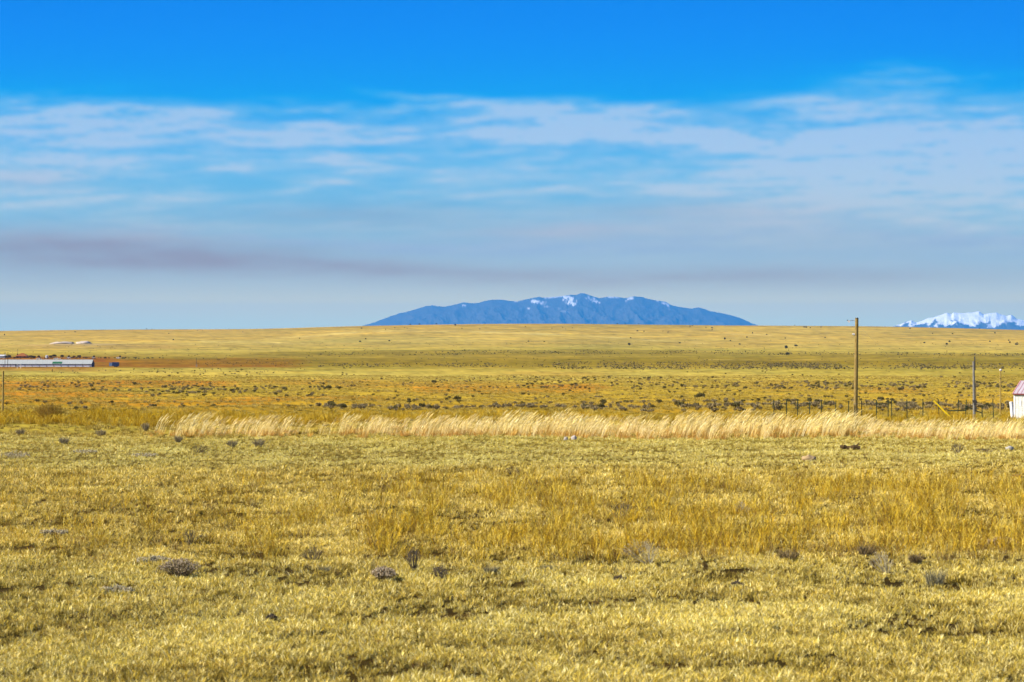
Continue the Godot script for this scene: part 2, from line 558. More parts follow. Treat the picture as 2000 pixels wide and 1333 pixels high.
func build_range(called: String, label: String, dist: float, xs: PackedFloat32Array, ys: PackedFloat32Array, deep: float, snow_from: float, snow_more: float, sd: int, patches_of_snow := []) -> void:
	var n := FastNoiseLite.new()
	n.seed = sd
	n.frequency = 1.0
	n.fractal_type = FastNoiseLite.FRACTAL_RIDGED
	n.fractal_octaves = 5
	var sn := FastNoiseLite.new()
	sn.seed = sd + 3
	sn.frequency = 1.0
	sn.fractal_octaves = 4
	var nx := 520
	var nw := 80
	var v := PackedVector3Array()
	var c := PackedColorArray()
	var x0 := xs[0]
	var x1 := xs[xs.size() - 1]
	var forest := Color(0.075, 0.075, 0.070)
	var scrub := Color(0.115, 0.11, 0.10)
	var snow := Color(0.86, 0.87, 0.90)
	var k := dist / F
	for j in nw + 1:
		var w := lerpf(-1.0, 0.6, j / float(nw))          # -1 at the foot towards us, 0 along the crest
		for i in nx + 1:
			var px := lerpf(x0, x1, i / float(nx))
			var spur := n.get_noise_2d(px / 90.0 + 0.9 * w, w * 2.0 + 7.0)
			var sway := 18.0 * n_mid.get_noise_2d(px * 0.02 + sd, w * 3.0) * absf(w)
			var top := (LEVEL - along(xs, ys, px + sway)) * k + EYE
			var soft := (LEVEL - (along(xs, ys, px + sway - 14.0) + along(xs, ys, px + sway) + along(xs, ys, px + sway + 14.0)) / 3.0) * k + EYE
			top = lerpf(top, soft, smoothstep(0.0, 0.12, absf(w)))
			top += (1.0 - smoothstep(0.0, 0.10, absf(w))) * (0.5 * n.get_noise_2d(px / 26.0, 3.0) + 0.5 * sn.get_noise_2d(px / 5.0, 90.0)) * k * clampf(top / (30.0 * k), 0.0, 1.0)
			var fall := 1.0 - pow(absf(w), 0.85)
			var h := top * (fall + (0.22 * (spur - 0.15) + 0.10 * n.get_noise_2d(px / 46.0 - 1.5 * w, w * 4.0 + 50.0)) * absf(w) * (1.0 - absf(w)) * 2.0)
			h = minf(h, top * (1.0 - 0.12 * absf(w)))
			var z := dist - 0.0 + w * deep
			v.append(Vector3((px - 1000.0) * k * (z / dist), maxf(h, -40.0), -z))
			var p := sn.get_noise_2d(px / 22.0, w * 5.0)
			var q := sn.get_noise_2d(px / 7.0, w * 14.0 + 30.0)
			var high := h / ((LEVEL - 575.0) * k)
			var col := forest.lerp(scrub, clampf(0.30 + 0.45 * p, 0.0, 1.0))
			var s := 0.0
			if patches_of_snow.is_empty():
				s = smoothstep(0.0, 0.12, (high - snow_from) * snow_more + 0.45 * p + 0.12 * q - 0.10 - 0.25 * (spur - 0.2))
			else:
				var row := LEVEL - (h - EYE) / k
				for e in patches_of_snow:
					var a: float = (px - e[0]) / e[2]
					var b: float = (row - e[1] - e[4] * (px - e[0])) / e[3]
					s = maxf(s, smoothstep(0.1, 0.8, 0.85 - a * a - b * b + 1.5 * q + 0.5 * p) * e[5] * 0.9)
			c.append(col.lerp(snow, s))
	var idx := PackedInt32Array()
	for j in nw:
		for i in nx:
			var a := j * (nx + 1) + i
			idx.append_array([a, a + nx + 1, a + 1, a + 1, a + nx + 1, a + nx + 2])
	var st := SurfaceTool.new()
	var a := []
	a.resize(Mesh.ARRAY_MAX)
	a[Mesh.ARRAY_VERTEX] = v
	a[Mesh.ARRAY_COLOR] = c
	a[Mesh.ARRAY_INDEX] = idx
	st.create_from_arrays(a)
	st.generate_normals()
	var m := StandardMaterial3D.new()
	m.vertex_color_use_as_albedo = true
	m.roughness = 1.0
	m.metallic_specular = 0.1
	tag(part(called, st.commit(), m, self), label, "", "", "structure")


# ------------------------------------------------------------------ plants

func tuft(blades: int, r: float, h0: float, h1: float, w: float, spread: float, lean: Vector3, cols: Array) -> ArrayMesh:
	var b := MB.new()
	for i in blades:
		var a := rng.randf() * TAU
		var q := sqrt(rng.randf()) * r
		var base := Vector3(cos(a) * q, -0.01, sin(a) * q)
		var h := lerpf(h0, h1, rng.randf())
		var a2 := a + rng.randf_range(-0.9, 0.9)
		var out := Vector3(cos(a2), 0, sin(a2)) * h * spread * rng.randf_range(0.2, 1.0) + lean * h
		var mid := base + Vector3(0, h * 0.6, 0) + out * 0.4
		var tip := base + Vector3(0, h * rng.randf_range(0.75, 1.0), 0) + out
		var sa := rng.randf() * TAU
		b.blade(base, mid, tip, Vector3(cos(sa), 0, sin(sa)), w * rng.randf_range(0.7, 1.3), cols[rng.randi() % cols.size()])
	return b.mesh()


func seeding(blades: int, stems: int, h: float, lean: Vector3) -> ArrayMesh:      # tall bleached bunch: rusty leaves below, pale stems and plumes above
	var b := MB.new()
	var leaf := [alb(224, 180, 92), alb(214, 160, 70), alb(232, 198, 120), alb(198, 148, 60), alb(230, 208, 136)]
	var straw := [alb(242, 226, 164), alb(236, 214, 142), alb(248, 238, 192), alb(226, 202, 120)]
	for i in blades:
		var a := rng.randf() * TAU
		var q := sqrt(rng.randf()) * 0.17
		var base := Vector3(cos(a) * q, -0.02, sin(a) * q)
		var hh := h * rng.randf_range(0.25, 0.6)
		var out := Vector3(cos(a), 0, sin(a)) * hh * rng.randf_range(0.1, 0.55) + lean * hh * 0.6
		var sa := rng.randf() * TAU
		b.blade(base, base + Vector3(0, hh * 0.6, 0) + out * 0.35, base + Vector3(0, hh * 0.95, 0) + out, Vector3(cos(sa), 0, sin(sa)), 0.016, leaf[rng.randi() % leaf.size()])
	for i in stems:
		var a := rng.randf() * TAU
		var q := sqrt(rng.randf()) * 0.14
		var base := Vector3(cos(a) * q, 0, sin(a) * q)
		var hh := h * rng.randf_range(0.6, 1.0)
		var out := Vector3(cos(a), 0, sin(a)) * hh * rng.randf_range(0.0, 0.2) + lean * hh * rng.randf_range(0.7, 1.3)
		var sa := rng.randf() * TAU
		var side := Vector3(cos(sa), 0, sin(sa))
		var col: Color = straw[rng.randi() % straw.size()]
		var mid := base + Vector3(0, hh * 0.55, 0) + out * 0.38
		var neck := base + Vector3(0, hh * 0.78, 0) + out * 0.7
		var tip := base + Vector3(0, hh * 0.98, 0) + out * 1.12
		b.quad(base - side * 0.008, mid - side * 0.006, mid + side * 0.006, base + side * 0.008, col)
		b.quad(mid - side * 0.006, neck - side * 0.005, neck + side * 0.005, mid + side * 0.006, col)
		b.blade(neck, neck.lerp(tip, 0.45), tip, side, 0.040, col)
		b.blade(neck, neck.lerp(tip, 0.5) + Vector3(0.02, -0.01, 0), tip + Vector3(0.04, -0.03, 0), side.cross(Vector3.UP), 0.024, col)
	return b.mesh()


func weed(stems: int, h: float, r: float, cols: Array, twigs := 3, width := 0.006) -> ArrayMesh:      # wiry branching stalks
	var b := MB.new()
	for i in stems:
		var a := rng.randf() * TAU
		var q := sqrt(rng.randf()) * r * 0.4
		var base := Vector3(cos(a) * q, -0.02, sin(a) * q)
		var hh := h * rng.randf_range(0.55, 1.0)
		var out := Vector3(cos(a), 0, sin(a)) * r * rng.randf_range(0.1, 0.9)
		var sa := rng.randf() * TAU
		var side := Vector3(cos(sa), 0, sin(sa))
		var col: Color = cols[rng.randi() % cols.size()]
		var mid := base + Vector3(0, hh * 0.5, 0) + out * 0.4
		var tip := base + Vector3(0, hh, 0) + out
		b.blade(base, mid, tip, side, width, col)
		for k in twigs:
			var t := rng.randf_range(0.35, 0.9)
			var from := base.lerp(tip, t)
			var ta := rng.randf() * TAU
			var up := Vector3(cos(ta) * 0.45, 0.8, sin(ta) * 0.45) * hh * rng.randf_range(0.12, 0.3)
			b.blade(from, from + up * 0.55, from + up, side, width * 0.8, col)
	return b.mesh()


func shrub_stems(n: int, h: float, r: float, cols: Array, tips: Array, thick := 0.004, skew := Vector3.ZERO) -> ArrayMesh:
	var b := MB.new()
	for i in n:
		var a := rng.randf() * TAU
		var t := sqrt(rng.randf())
		var base := Vector3(cos(a), 0, sin(a)) * r * 0.12 * t
		var dome := sqrt(maxf(0.0, 1.0 - t * t * 0.72))
		var tip := Vector3(cos(a) * r * t, h * dome * rng.randf_range(0.82, 1.0), sin(a) * r * t) + skew * h
		var mid := base.lerp(tip, 0.5) + Vector3(rng.randf_range(-0.03, 0.03), -0.02, rng.randf_range(-0.03, 0.03))
		var col: Color = cols[rng.randi() % cols.size()]
		b.stick(base - Vector3(0, 0.02, 0), mid, thick * 1.5, thick, col)
		b.stick(mid, tip, thick, thick * 0.6, col)
		for k in 2:
			var from := mid.lerp(tip, rng.randf_range(0.1, 0.7))
			var to := tip + Vector3(rng.randf_range(-0.1, 0.1), rng.randf_range(-0.08, 0.03), rng.randf_range(-0.1, 0.1)) * (r / 0.4)
			b.stick(from, to, thick * 0.7, thick * 0.5, col)
			tips.append(to)
		tips.append(tip)
	return b.mesh()


func seed_heads(tips: Array, size: float, cols: Array) -> ArrayMesh:
	var b := MB.new()
	for t in tips:
		b.bud(t + Vector3(0, size * 0.3, 0), size * rng.randf_range(0.6, 1.25), cols[rng.randi() % cols.size()])
	return b.mesh()


func shrub_blob(n: int, h: float, r: float, cols: Array, leaf: float) -> ArrayMesh:      # a leafy low shrub: twigs and many small leaf sprays through its volume
	var b := MB.new()
	for i in 9:
		var a := rng.randf() * TAU
		b.stick(Vector3(0, -0.05, 0), Vector3(cos(a) * r * 0.7, h * rng.randf_range(0.5, 0.85), sin(a) * r * 0.7), 0.02, 0.008, Color(0.09, 0.07, 0.05))
	for i in n:
		var a := rng.randf() * TAU
		var t := pow(rng.randf(), 0.45)
		var bump := 0.78 + 0.22 * sin(a * 3.0 + h * 40.0) * sin(a * 5.0 + 2.0)
		var el := asin(rng.randf_range(-0.15, 1.0))
		var p := Vector3(cos(a) * cos(el) * r * t * bump, h * 0.38 + sin(el) * h * 0.6 * t * bump, sin(a) * cos(el) * r * t * bump)
		var up := Vector3(rng.randf_range(-0.6, 0.6), 1.0, rng.randf_range(-0.6, 0.6)).normalized() * leaf * rng.randf_range(0.7, 1.5)
		var sa := rng.randf() * TAU
		b.blade(p, p + up * 0.5, p + up, Vector3(cos(sa), 0, sin(sa)), leaf * 0.55, cols[rng.randi() % cols.size()])
	return b.mesh()


func rock_mesh(size: Vector3, sd: int) -> ArrayMesh:
	var n := FastNoiseLite.new()
	n.seed = sd
	n.frequency = 1.1
	var s := SphereMesh.new()
	s.radial_segments = 18
	s.rings = 10
	var a := s.get_mesh_arrays()
	var v: PackedVector3Array = a[Mesh.ARRAY_VERTEX]
	for i in v.size():
		var p := v[i] * 2.0
		var k := 1.0 + 0.45 * n.get_noise_3dv(p * 1.2) + 0.16 * n.get_noise_3dv(p * 3.4)
		v[i] = p * k * size * 0.5
	a[Mesh.ARRAY_VERTEX] = v
	var st := SurfaceTool.new()
	st.create_from_arrays(a)
	st.generate_normals()
	return st.commit()


func build_grass() -> void:
	# short curly grass of the near plain
	var straw := [alb(226, 206, 106), alb(238, 222, 142), alb(212, 188, 78), alb(202, 174, 58), alb(188, 172, 84), alb(246, 234, 168), alb(176, 156, 84)]
	var dull := [alb(150, 132, 58), alb(170, 148, 66), alb(132, 118, 52), alb(190, 170, 92), alb(120, 104, 50)]
	var kinds := []
	for k in 5:
		kinds.append(tuft(44, 0.055, 0.04, 0.12, 0.008, 0.75, Vector3(0.10, 0, 0), straw))
	for k in 3:
		kinds.append(tuft(40, 0.06, 0.05, 0.14, 0.007, 0.7, Vector3(0.10, 0, 0), dull))
	var where := []
	var tint := []
	for k in kinds:
		where.append([])
		tint.append([])
	var d := 20.0
	while d < 122.0:
		var step := 0.070 * d / 30.0 + 0.014
		var half := 0.31 * d + 3.5
		var x := -half
		while x < half:
			var px := x + rng.randf_range(-0.5, 0.5) * step * 1.6
			var pd := d + rng.randf_range(-0.5, 0.5) * step * 1.6
			x += step * 1.1
			var patch := n_mid.get_noise_2d(px * 14.0, pd * 14.0)
			var patch2 := n_big.get_noise_2d(px * 60.0, pd * 30.0)
			var sweep := n_big.get_noise_2d(px * 34.0 + 400.0, pd * 90.0)
			if patch + 0.7 * sweep < -0.30 and rng.randf() < 0.55:
				continue
			var gap := n_fine.get_noise_2d(px * 300.0, pd * 80.0)
			var lawn := smoothstep(82.0, 92.0, pd)
			if gap < -0.04 - 0.35 * patch2 - 0.18 * lawn - 0.2 * sweep and rng.randf() < 0.93:
				continue
			var y := ground(px, pd)
			var k := rng.randi() % 5
			if rng.randf() < 0.10 - 0.35 * patch2:
				k = 5 + rng.randi() % 3
			var s := (0.75 + 0.65 * rng.randf()) * (1.05 + 0.35 * patch + 0.8 * gap) * lerpf(1.0, 1.5, smoothstep(40.0, 110.0, pd))
			s *= 1.0 - 0.35 * lawn
			var v := 1.0 + 0.16 * patch + 0.20 * patch2 + 0.30 * sweep + 0.12 * lawn + rng.randf_range(-0.18, 0.16)
			var green := lawn * 0.03 + 0.05 * patch2 + 0.04 * sweep - 0.05 * smoothstep(44.0, 52.0, pd) * (1.0 - lawn)
			where[k].append(turned(rng.randf() * TAU, Vector3(s, s * rng.randf_range(0.7, 1.15), s), Vector3(px, y, -pd)))
			tint[k].append(Color(v * (1.0 - green), v, v * (1.0 + 2.0 * green)))
		d += step
	var o := thing("short_grass", "short curly dry grass covering the near plain", "grass", Vector3.ZERO)
	o.set_meta("kind", "stuff")
	for k in kinds.size():
		scatter("grass_tuft", o, kinds[k], grass_mat, where[k], tint[k])

	# bunch grass of the middle distance
	var mid := []
	for k in 4:
		mid.append(tuft(46, 0.20, 0.10, 0.30, 0.022, 0.8, Vector3(0.15, 0, 0), [alb(206, 184, 92), alb(216, 194, 104), alb(190, 166, 70), alb(176, 152, 62), alb(224, 206, 128)]))
	for k in 2:
		mid.append(tuft(46, 0.22, 0.10, 0.32, 0.022, 0.8, Vector3(0.15, 0, 0), [alb(150, 130, 50), alb(130, 112, 48), alb(166, 146, 66)]))
	where = [[], [], [], [], [], []]
	tint = [[], [], [], [], [], []]
	for n in 76000:
		var pd := 119.0 + 560.0 * pow(rng.randf(), 1.15)
		var px := rng.randf_range(-0.37, 0.37) * pd
		var patch := n_mid.get_noise_2d(px * 4.0, pd * 4.0)
		if rng.randf() > 0.62 + 0.7 * patch:
			continue
		var k := rng.randi() % 4
		if rng.randf() < 0.16:
			k = 4 + rng.randi() % 2
		var s := rng.randf_range(0.6, 1.15) * (1.0 + 0.5 * smoothstep(250.0, 700.0, pd))
		where[k].append(turned(rng.randf() * TAU, Vector3(s, s * 0.8, s), Vector3(px, ground(px, pd), -pd)))
		var v := 1.0 + 0.2 * patch + rng.randf_range(-0.15, 0.15)
		v *= 0.80
		tint[k].append(Color(v, v * 0.97, v * 0.9))
	o = thing("bunch_grass", "thin bunch grass over the plain beyond the fence", "grass", Vector3.ZERO)
	o.set_meta("kind", "stuff")
	for k in mid.size():
		scatter("grass_tuft", o, mid[k], grass_mat, where[k], tint[k])

	# the band of tall bleached grass
	var tall := []
	for k in 4:
		tall.append(seeding(52, 2, 0.86, Vector3(0.22, 0, 0)))
	for k in 4:
		tall.append(seeding(2, 9, 1.42, Vector3(0.40, 0, 0)))
	where = [[], [], [], [], [], [], [], []]
	tint = [[], [], [], [], [], [], [], []]
	for n in 4500:
		var px := rng.randf_range(250.0, 2300.0)
		var front := 117.5 + 1.5 * n_mid.get_noise_1d(px * 0.4)
		front -= 4.5 * smoothstep(1500.0, 2000.0, px)
		if px < 660.0:
			front += 3.0
		var deep := 17.0 if px > 660.0 else 9.0
		var pd := front + deep * rng.randf() * rng.randf_range(0.5, 1.0) - 1.5 * rng.randf()
		var keep := 1.0
		if px < 660.0:
			keep = 0.46 * smoothstep(270.0, 400.0, px) * (1.0 - 0.7 * smoothstep(420.0, 460.0, px) * (1.0 - smoothstep(465.0, 500.0, px))) * lerpf(1.0, 0.26, smoothstep(500.0, 600.0, px))
		else:
			keep = lerpf(0.26, 1.0, smoothstep(650.0, 900.0, px)) * (0.75 + 1.1 * n_mid.get_noise_2d(px * 0.5, pd * 6.0))
		if rng.randf() > keep:
			continue
		var at := spot(px, pd)
		var k := rng.randi() % 4
		if rng.randf() < 0.52:
			k += 4
		var low := n_mid.get_noise_1d(px * 0.35 + 300.0)
		var s := rng.randf_range(0.42, 1.0) * (1.0 + 0.3 * low) * (1.0 - 0.15 * smoothstep(1500.0, 2000.0, px))
		where[k].append(turned(rng.randf_range(-0.5, 0.5), Vector3(s * 1.1, s, s * 1.1), at))
		var v := 1.0 + rng.randf_range(-0.14, 0.10)
		tint[k].append(Color(v, v * (0.98 + 0.03 * low), v * 0.96))
	o = thing("tall_grass", "tall bleached grass leaning in the wind before the fence", "grass", Vector3.ZERO)
	o.set_meta("kind", "stuff")
	for k in tall.size():
		scatter("grass_bunch", o, tall[k], grass_mat, where[k], tint[k])

	# golden wiry weeds: the patch in the near field and the strip behind the tall grass
	var gold := [alb(216, 180, 46), alb(202, 164, 34), alb(222, 192, 70), alb(160, 128, 34), alb(230, 206, 102)]
	var brown := [alb(128, 100, 50), alb(110, 88, 50), alb(150, 122, 70), alb(140, 124, 90)]
	var wiry := []
	for k in 4:
		wiry.append(weed(13, 0.72, 0.32, gold + [alb(120, 92, 44), alb(140, 108, 40)], 5, 0.008))
	for k in 2:
		wiry.append(weed(30, 0.40, 0.26, brown, 4))
	for k in 2:
		wiry.append(weed(90, 0.85, 0.5, gold, 4, 0.012))
	where = [[], [], [], [], [], [], [], []]
	tint = [[], [], [], [], [], [], [], []]
	for n in 10500:
		var y := rng.randf_range(935.0, 1112.0)
		var px := rng.randf_range(-200.0, 2300.0)
		var pd := F * EYE / (y - LEVEL) 
		var ny := (y - 1010.0) / 80.0
		var keep := (1.0 - smoothstep(0.55, 1.25, absf(ny))) * lerpf(0.16, 1.0, smoothstep(380.0, 1100.0, px))
		keep *= 0.50 + 1.6 * n_mid.get_noise_2d(px * 0.30, y * 0.8) + 0.16 * smoothstep(1000.0, 1300.0, px)
		if rng.randf() > keep:
			continue
		var at := spot(px, pd)
		var k := rng.randi() % 4
		if rng.randf() < 0.16 + 0.5 * smoothstep(1060.0, 1095.0, y) * smoothstep(1250.0, 1450.0, px):
			k = 4 + rng.randi() % 2
		var s := rng.randf_range(0.55, 1.1)
		where[k].append(turned(rng.randf() * TAU, Vector3(s * 1.25, s * rng.randf_range(0.6, 1.05), s * 1.25), at))
		var v := rng.randf_range(0.8, 1.15)
		tint[k].append(Color(v, v, v))
	for n in 2600:       # dead twigs and litter all over the near grass
		var pd := rng.randf_range(28.0, 112.0)
		var lx := rng.randf_range(-0.29, 0.29) * pd
		var ls := rng.randf_range(0.18, 0.42)
		where[4 + n % 2].append(turned(rng.randf() * TAU, Vector3(ls * 1.5, ls, ls * 1.5), Vector3(lx, ground(lx, pd), -pd)))
		var lv := rng.randf_range(0.5, 1.1)
		tint[4 + n % 2].append(Color(lv, lv * 0.95, lv * 0.9))
	for n in 2600:
		var px := rng.randf_range(-350.0, 2250.0)
		var pd := rng.randf_range(136.0, 156.0)
		var keep := 0.9 if px < 720.0 else 0.35
		keep *= 0.6 + 1.0 * n_mid.get_noise_2d(px * 0.6, pd * 5.0)
		if rng.randf() > keep:
			continue
		var k := 6 + rng.randi() % 2
		var s := rng.randf_range(0.55, 1.05)
		where[k].append(turned(rng.randf() * TAU, Vector3(s, s * 0.9, s), spot(px, pd)))
		var v := rng.randf_range(0.7, 1.05)
		tint[k].append(Color(v, v, v))
	o = thing("golden_weeds", "wiry golden weed stalks standing in the short grass", "weeds", Vector3.ZERO)
	o.set_meta("kind", "stuff")
	for k in wiry.size():
		scatter("weed_stalks", o, wiry[k], grass_mat, where[k], tint[k])


func near_plants() -> void:
	var wood := paint(Color(0.10, 0.08, 0.055), 0.95)
	var woody := leafy(0.0)
	var grey := [Color(0.23, 0.18, 0.09), Color(0.17, 0.13, 0.06), Color(0.12, 0.09, 0.04), Color(0.29, 0.23, 0.13)]
	var dark := [Color(0.09, 0.07, 0.045), Color(0.13, 0.10, 0.07), Color(0.17, 0.14, 0.10)]
	var olive := [Color(0.26, 0.23, 0.12), Color(0.20, 0.18, 0.10), Color(0.34, 0.31, 0.19), Color(0.15, 0.13, 0.07)]
	var pinkish := [Color(0.36, 0.28, 0.17), Color(0.28, 0.21, 0.12), Color(0.44, 0.36, 0.24)]
	var white := [Color(0.44, 0.38, 0.23), Color(0.32, 0.26, 0.14), Color(0.52, 0.46, 0.31)]
	var gold := [Color(0.42, 0.28, 0.05), Color(0.34, 0.22, 0.04), Color(0.50, 0.36, 0.09), Color(0.22, 0.14, 0.03)]
	# where it stands in the photo, height and radius in metres, kind, label
	var list := [
		[350, 1134, 0.46, 0.42, "snakeweed", "largest pinkish grey domed shrub with dark stems, alone in the short grass"],
		[750, 1139, 0.36, 0.28, "snakeweed", "smaller pinkish grey domed shrub, in front of a dark twiggy weed"],
		[1960, 1068, 0.26, 0.40, "snakeweed", "pale topped shrub half hidden in golden weeds near the frame edge"],
		[1827, 1142, 0.46, 0.36, "tussock", "round olive grey tussock in front of the golden weeds, beside a bleached twig"],
		[958, 1122, 0.26, 0.22, "tussock", "small olive tussock, midway between the domed shrub and the golden weeds"],
		[632, 1124, 0.22, 0.20, "tussock", "small olive tussock just below a grey twiggy weed"],
		[1070, 1112, 0.18, 0.26, "tussock", "low flat olive tussock on the lower edge of the weeds"],
		[1210, 1134, 0.16, 0.18, "dark", "small dark clump beside a leaning pale stalk"],
		[1120, 1008, 0.20, 0.26, "tussock", "grey tussock among golden weeds, left of the tall grey twig"],
		[1215, 1018, 0.62, 0.40, "twig", "tall grey twiggy weed standing in the golden patch"],
		[612, 1100, 0.40, 0.30, "twig", "grey twiggy weed fanned out above an olive tussock"],
		[808, 1118, 0.55, 0.22, "darktwig", "thin dark dead stalks rising behind the smaller domed shrub"],
		[860, 1136, 0.36, 0.22, "darktwig", "short dark twigs just right of the smaller domed shrub"],
		[372, 1060, 0.42, 0.30, "twig", "brownish grey fan of twigs on the open grass above the largest shrub"],
		[1000, 928, 0.36, 0.40, "twig", "grey fan of twigs on pale olive grass, in front of the tall grass band"],
		[1870, 887, 0.62, 0.42, "darktwig", "dark upright twigs on bare grass close to the tall grass, near the shed"],
		[1925, 885, 0.30, 0.50, "darktwig", "low spread of dark twigs beside the upright dark twigs"],
		[1733, 1122, 0.55, 0.30, "pale", "bleached crooked twig at the lower edge of the golden weeds"],
		[1268, 1098, 0.62, 0.55, "pale", "long pale stalks leaning over beside a brown clump of weeds"],
		[1455, 1010, 0.50, 0.26, "pale", "pale ghostly stalks standing amid the golden weeds"],
		[95, 826, 1.45, 1.15, "fan", "big golden brown fan-shaped bush at the far edge of the short grass"],
		[40, 852, 0.50, 0.55, "darkbush", "dark grey bush near the frame edge before the fan-shaped bush"],
		[125, 869, 0.45, 0.55, "darkbush", "dark grey bush above the whitish dead weeds"],
		[198, 850, 0.50, 0.60, "darkbush", "grey bush on the grass right of the fan-shaped bush"],
		[284, 842, 0.60, 0.45, "darkbush", "small blackish bush at the left end of the tall grass"],
		[348, 862, 0.42, 0.50, "darkbush", "grey bush just below the left tip of the tall grass"],
		[390, 884, 0.52, 0.55, "darktwig", "dead brown weed with bare stalks below the left tall grass"],
		[452, 872, 0.42, 0.55, "darkbush", "left one of a touching pair of grey brown bushes below the tall grass"],
		[505, 872, 0.50, 0.60, "darkbush", "right one of a touching pair of grey brown bushes below the tall grass"],
		[30, 894, 0.42, 0.70, "dead", "whitish dead weed clump at the frame edge below the dark bushes"],
		[165, 886, 0.25, 0.60, "dead", "low whitish dead weeds right of the dead clump at the frame edge"],
		[280, 890, 0.22, 0.70, "dead", "low whitish dead weeds below the blackish bush"],
		[105, 1042, 0.20, 0.30, "lumpy", "knobbly whitish mat plant alone on the left of the near grass"],
		[300, 1102, 0.18, 0.32, "lumpy", "knobbly whitish mat plant just above the largest domed shrub"],
		[225, 1164, 0.16, 0.28, "lumpy", "knobbly whitish mat plant lower left of the largest domed shrub"],
		[1440, 1148, 0.14, 0.20, "dark", "dark brown clump on the short grass below the weeds"],
		[1690, 1090, 0.34, 0.42, "brownbush", "brown twiggy bush along the lower edge of the golden weeds"],
		[1540, 1096, 0.34, 0.50, "brownbush", "wide brown twiggy bush left of the other brown bush under the weeds"],
		[1790, 1104, 0.30, 0.34, "brownbush", "brownish bush behind the bleached twig"],
		[530, 1219, 0.14, 0.14, "dark", "small blackish clump alone on the lower near grass"],
	]
	for p in list:
		var d: float = F * EYE / (p[1] - LEVEL)
		var at := spot(p[0], d)
		var h: float = p[2]
		var r: float = p[3]
		var tips := []
		match p[4]:
			"snakeweed":
				var o := thing("domed_shrub", p[5], "shrub", at)
				part("stems", shrub_stems(150, h, r, dark + grey, tips, 0.004), woody, o)
				part("seed_heads", seed_heads(tips, 0.016, pinkish), leafy(0.2), o)
			"tussock":
				var o := thing("tussock", p[5], "tussock", at)
				part("blades", tuft(260, r * 0.5, h * 0.6, h, 0.007, 0.8, Vector3(0.05, 0, 0), olive), grass_mat, o)
				part("dead_stems", weed(20, h * 1.25, r, grey, 2, 0.004), grass_mat, o)
			"dark":
				var o := thing("dark_clump", p[5], "clump", at)
				part("leaves", shrub_blob(260, h, r, dark, 0.05), grass_mat, o)
			"twig", "darktwig", "pale":
				var o := thing("twiggy_weed", p[5], "weed", at)
				var cols: Array = {"twig": grey, "darktwig": dark, "pale": white}[p[4]]
				part("stems", shrub_stems(34, h, r, cols, tips, 0.006 if p[4] != "pale" else 0.004, Vector3(-0.25, 0, 0) if p[4] == "pale" else Vector3.ZERO), woody, o)
				part("seed_heads", seed_heads(tips, 0.010, cols), leafy(0.2), o)
			"fan":
				var o := thing("fan_bush", p[5], "bush", at)
				part("stems", shrub_stems(190, h, r, gold, tips, 0.010), woody, o)
				part("seed_heads", seed_heads(tips, 0.022, gold), leafy(0.2), o)
			"darkbush", "brownbush":
				h *= 0.8
				r *= 0.8
				var o := thing("low_bush", p[5], "bush", at)
				part("stems", shrub_stems(26, h * 1.1, r * 0.8, grey + dark, tips, 0.006), woody, o)
				part("leaves", weed(130, h * 1.25, r * 0.8, ([Color(0.30, 0.25, 0.14), Color(0.36, 0.31, 0.20), Color(0.20, 0.16, 0.09)] if p[4] == "darkbush" else [Color(0.28, 0.20, 0.08), Color(0.19, 0.13, 0.05), Color(0.34, 0.25, 0.12)]), 5, 0.012), grass_mat, o)
			"dead":
				var o := thing("dead_weed", p[5], "weed", at)
				part("stems", weed(120, h, r, white, 3, 0.010), grass_mat, o)
				part("seed_heads", seed_heads_around(90, h, r, white), grass_mat, o)
			"lumpy":
				var o := thing("mat_plant", p[5], "plant", at)
				part("stems", shrub_stems(30, h * 0.8, r, dark, tips, 0.006), woody, o)
				part("seed_heads", knobs(42, h, r, white), grass_mat, o)
	for p in [
		[1580, 905, Vector3(0.62, 0.36, 0.45), Color(0.34, 0.24, 0.12), "tan rounded rock lying on the pale grass below the tall grass"],
		[1105, 862, Vector3(0.24, 0.30, 0.24), Color(0.34, 0.30, 0.24), "left one of two small pale stones at the foot of the tall grass"],
		[1121, 861, Vector3(0.32, 0.34, 0.26), Color(0.36, 0.32, 0.28), "right one of two small pale stones at the foot of the tall grass"],
		[1972, 878, Vector3(0.42, 0.26, 0.35), Color(0.34, 0.32, 0.27), "whitish stone on the grass in front of the shed"],
		[1988, 934, Vector3(0.55, 0.22, 0.40), Color(0.14, 0.08, 0.03), "dark brown earth clod at the frame edge below the whitish stone"]]:
		var o := thing("stone", p[4], "stone", spot(p[0], F * EYE / (p[1] - LEVEL)) + Vector3(0, p[2].y * 0.25, 0))
		part("body", rock_mesh(p[2], int(p[0])), paint(p[3], 0.95), o)
	var log_at := spot(1660, F * EYE / (878 - LEVEL))
	var lg := thing("log", "dark brown rotten log lying on the grass below the tall grass", "log", log_at + Vector3(0, 0.10, 0))
	var b := MB.new()
	for k in 6:
		b.stick(Vector3(-0.5 + k * 0.17, 0.03 * sin(k * 1.7), 0.02 * k), Vector3(-0.5 + (k + 1) * 0.17, 0.03 * sin((k + 1) * 1.7), 0.02 * (k + 1)), 0.13 + 0.03 * sin(k * 2.0), 0.13 + 0.03 * sin((k + 1) * 2.0), Color(0.09, 0.055, 0.025), 9)
	part("trunk", b.mesh(), leafy(0.0), lg)
	var b2 := MB.new()
	b2.stick(Vector3(0.3, 0.08, 0), Vector3(0.48, 0.24, 0.05), 0.05, 0.03, Color(0.12, 0.08, 0.04), 6)
	part("branch_stub", b2.mesh(), leafy(0.0), lg)


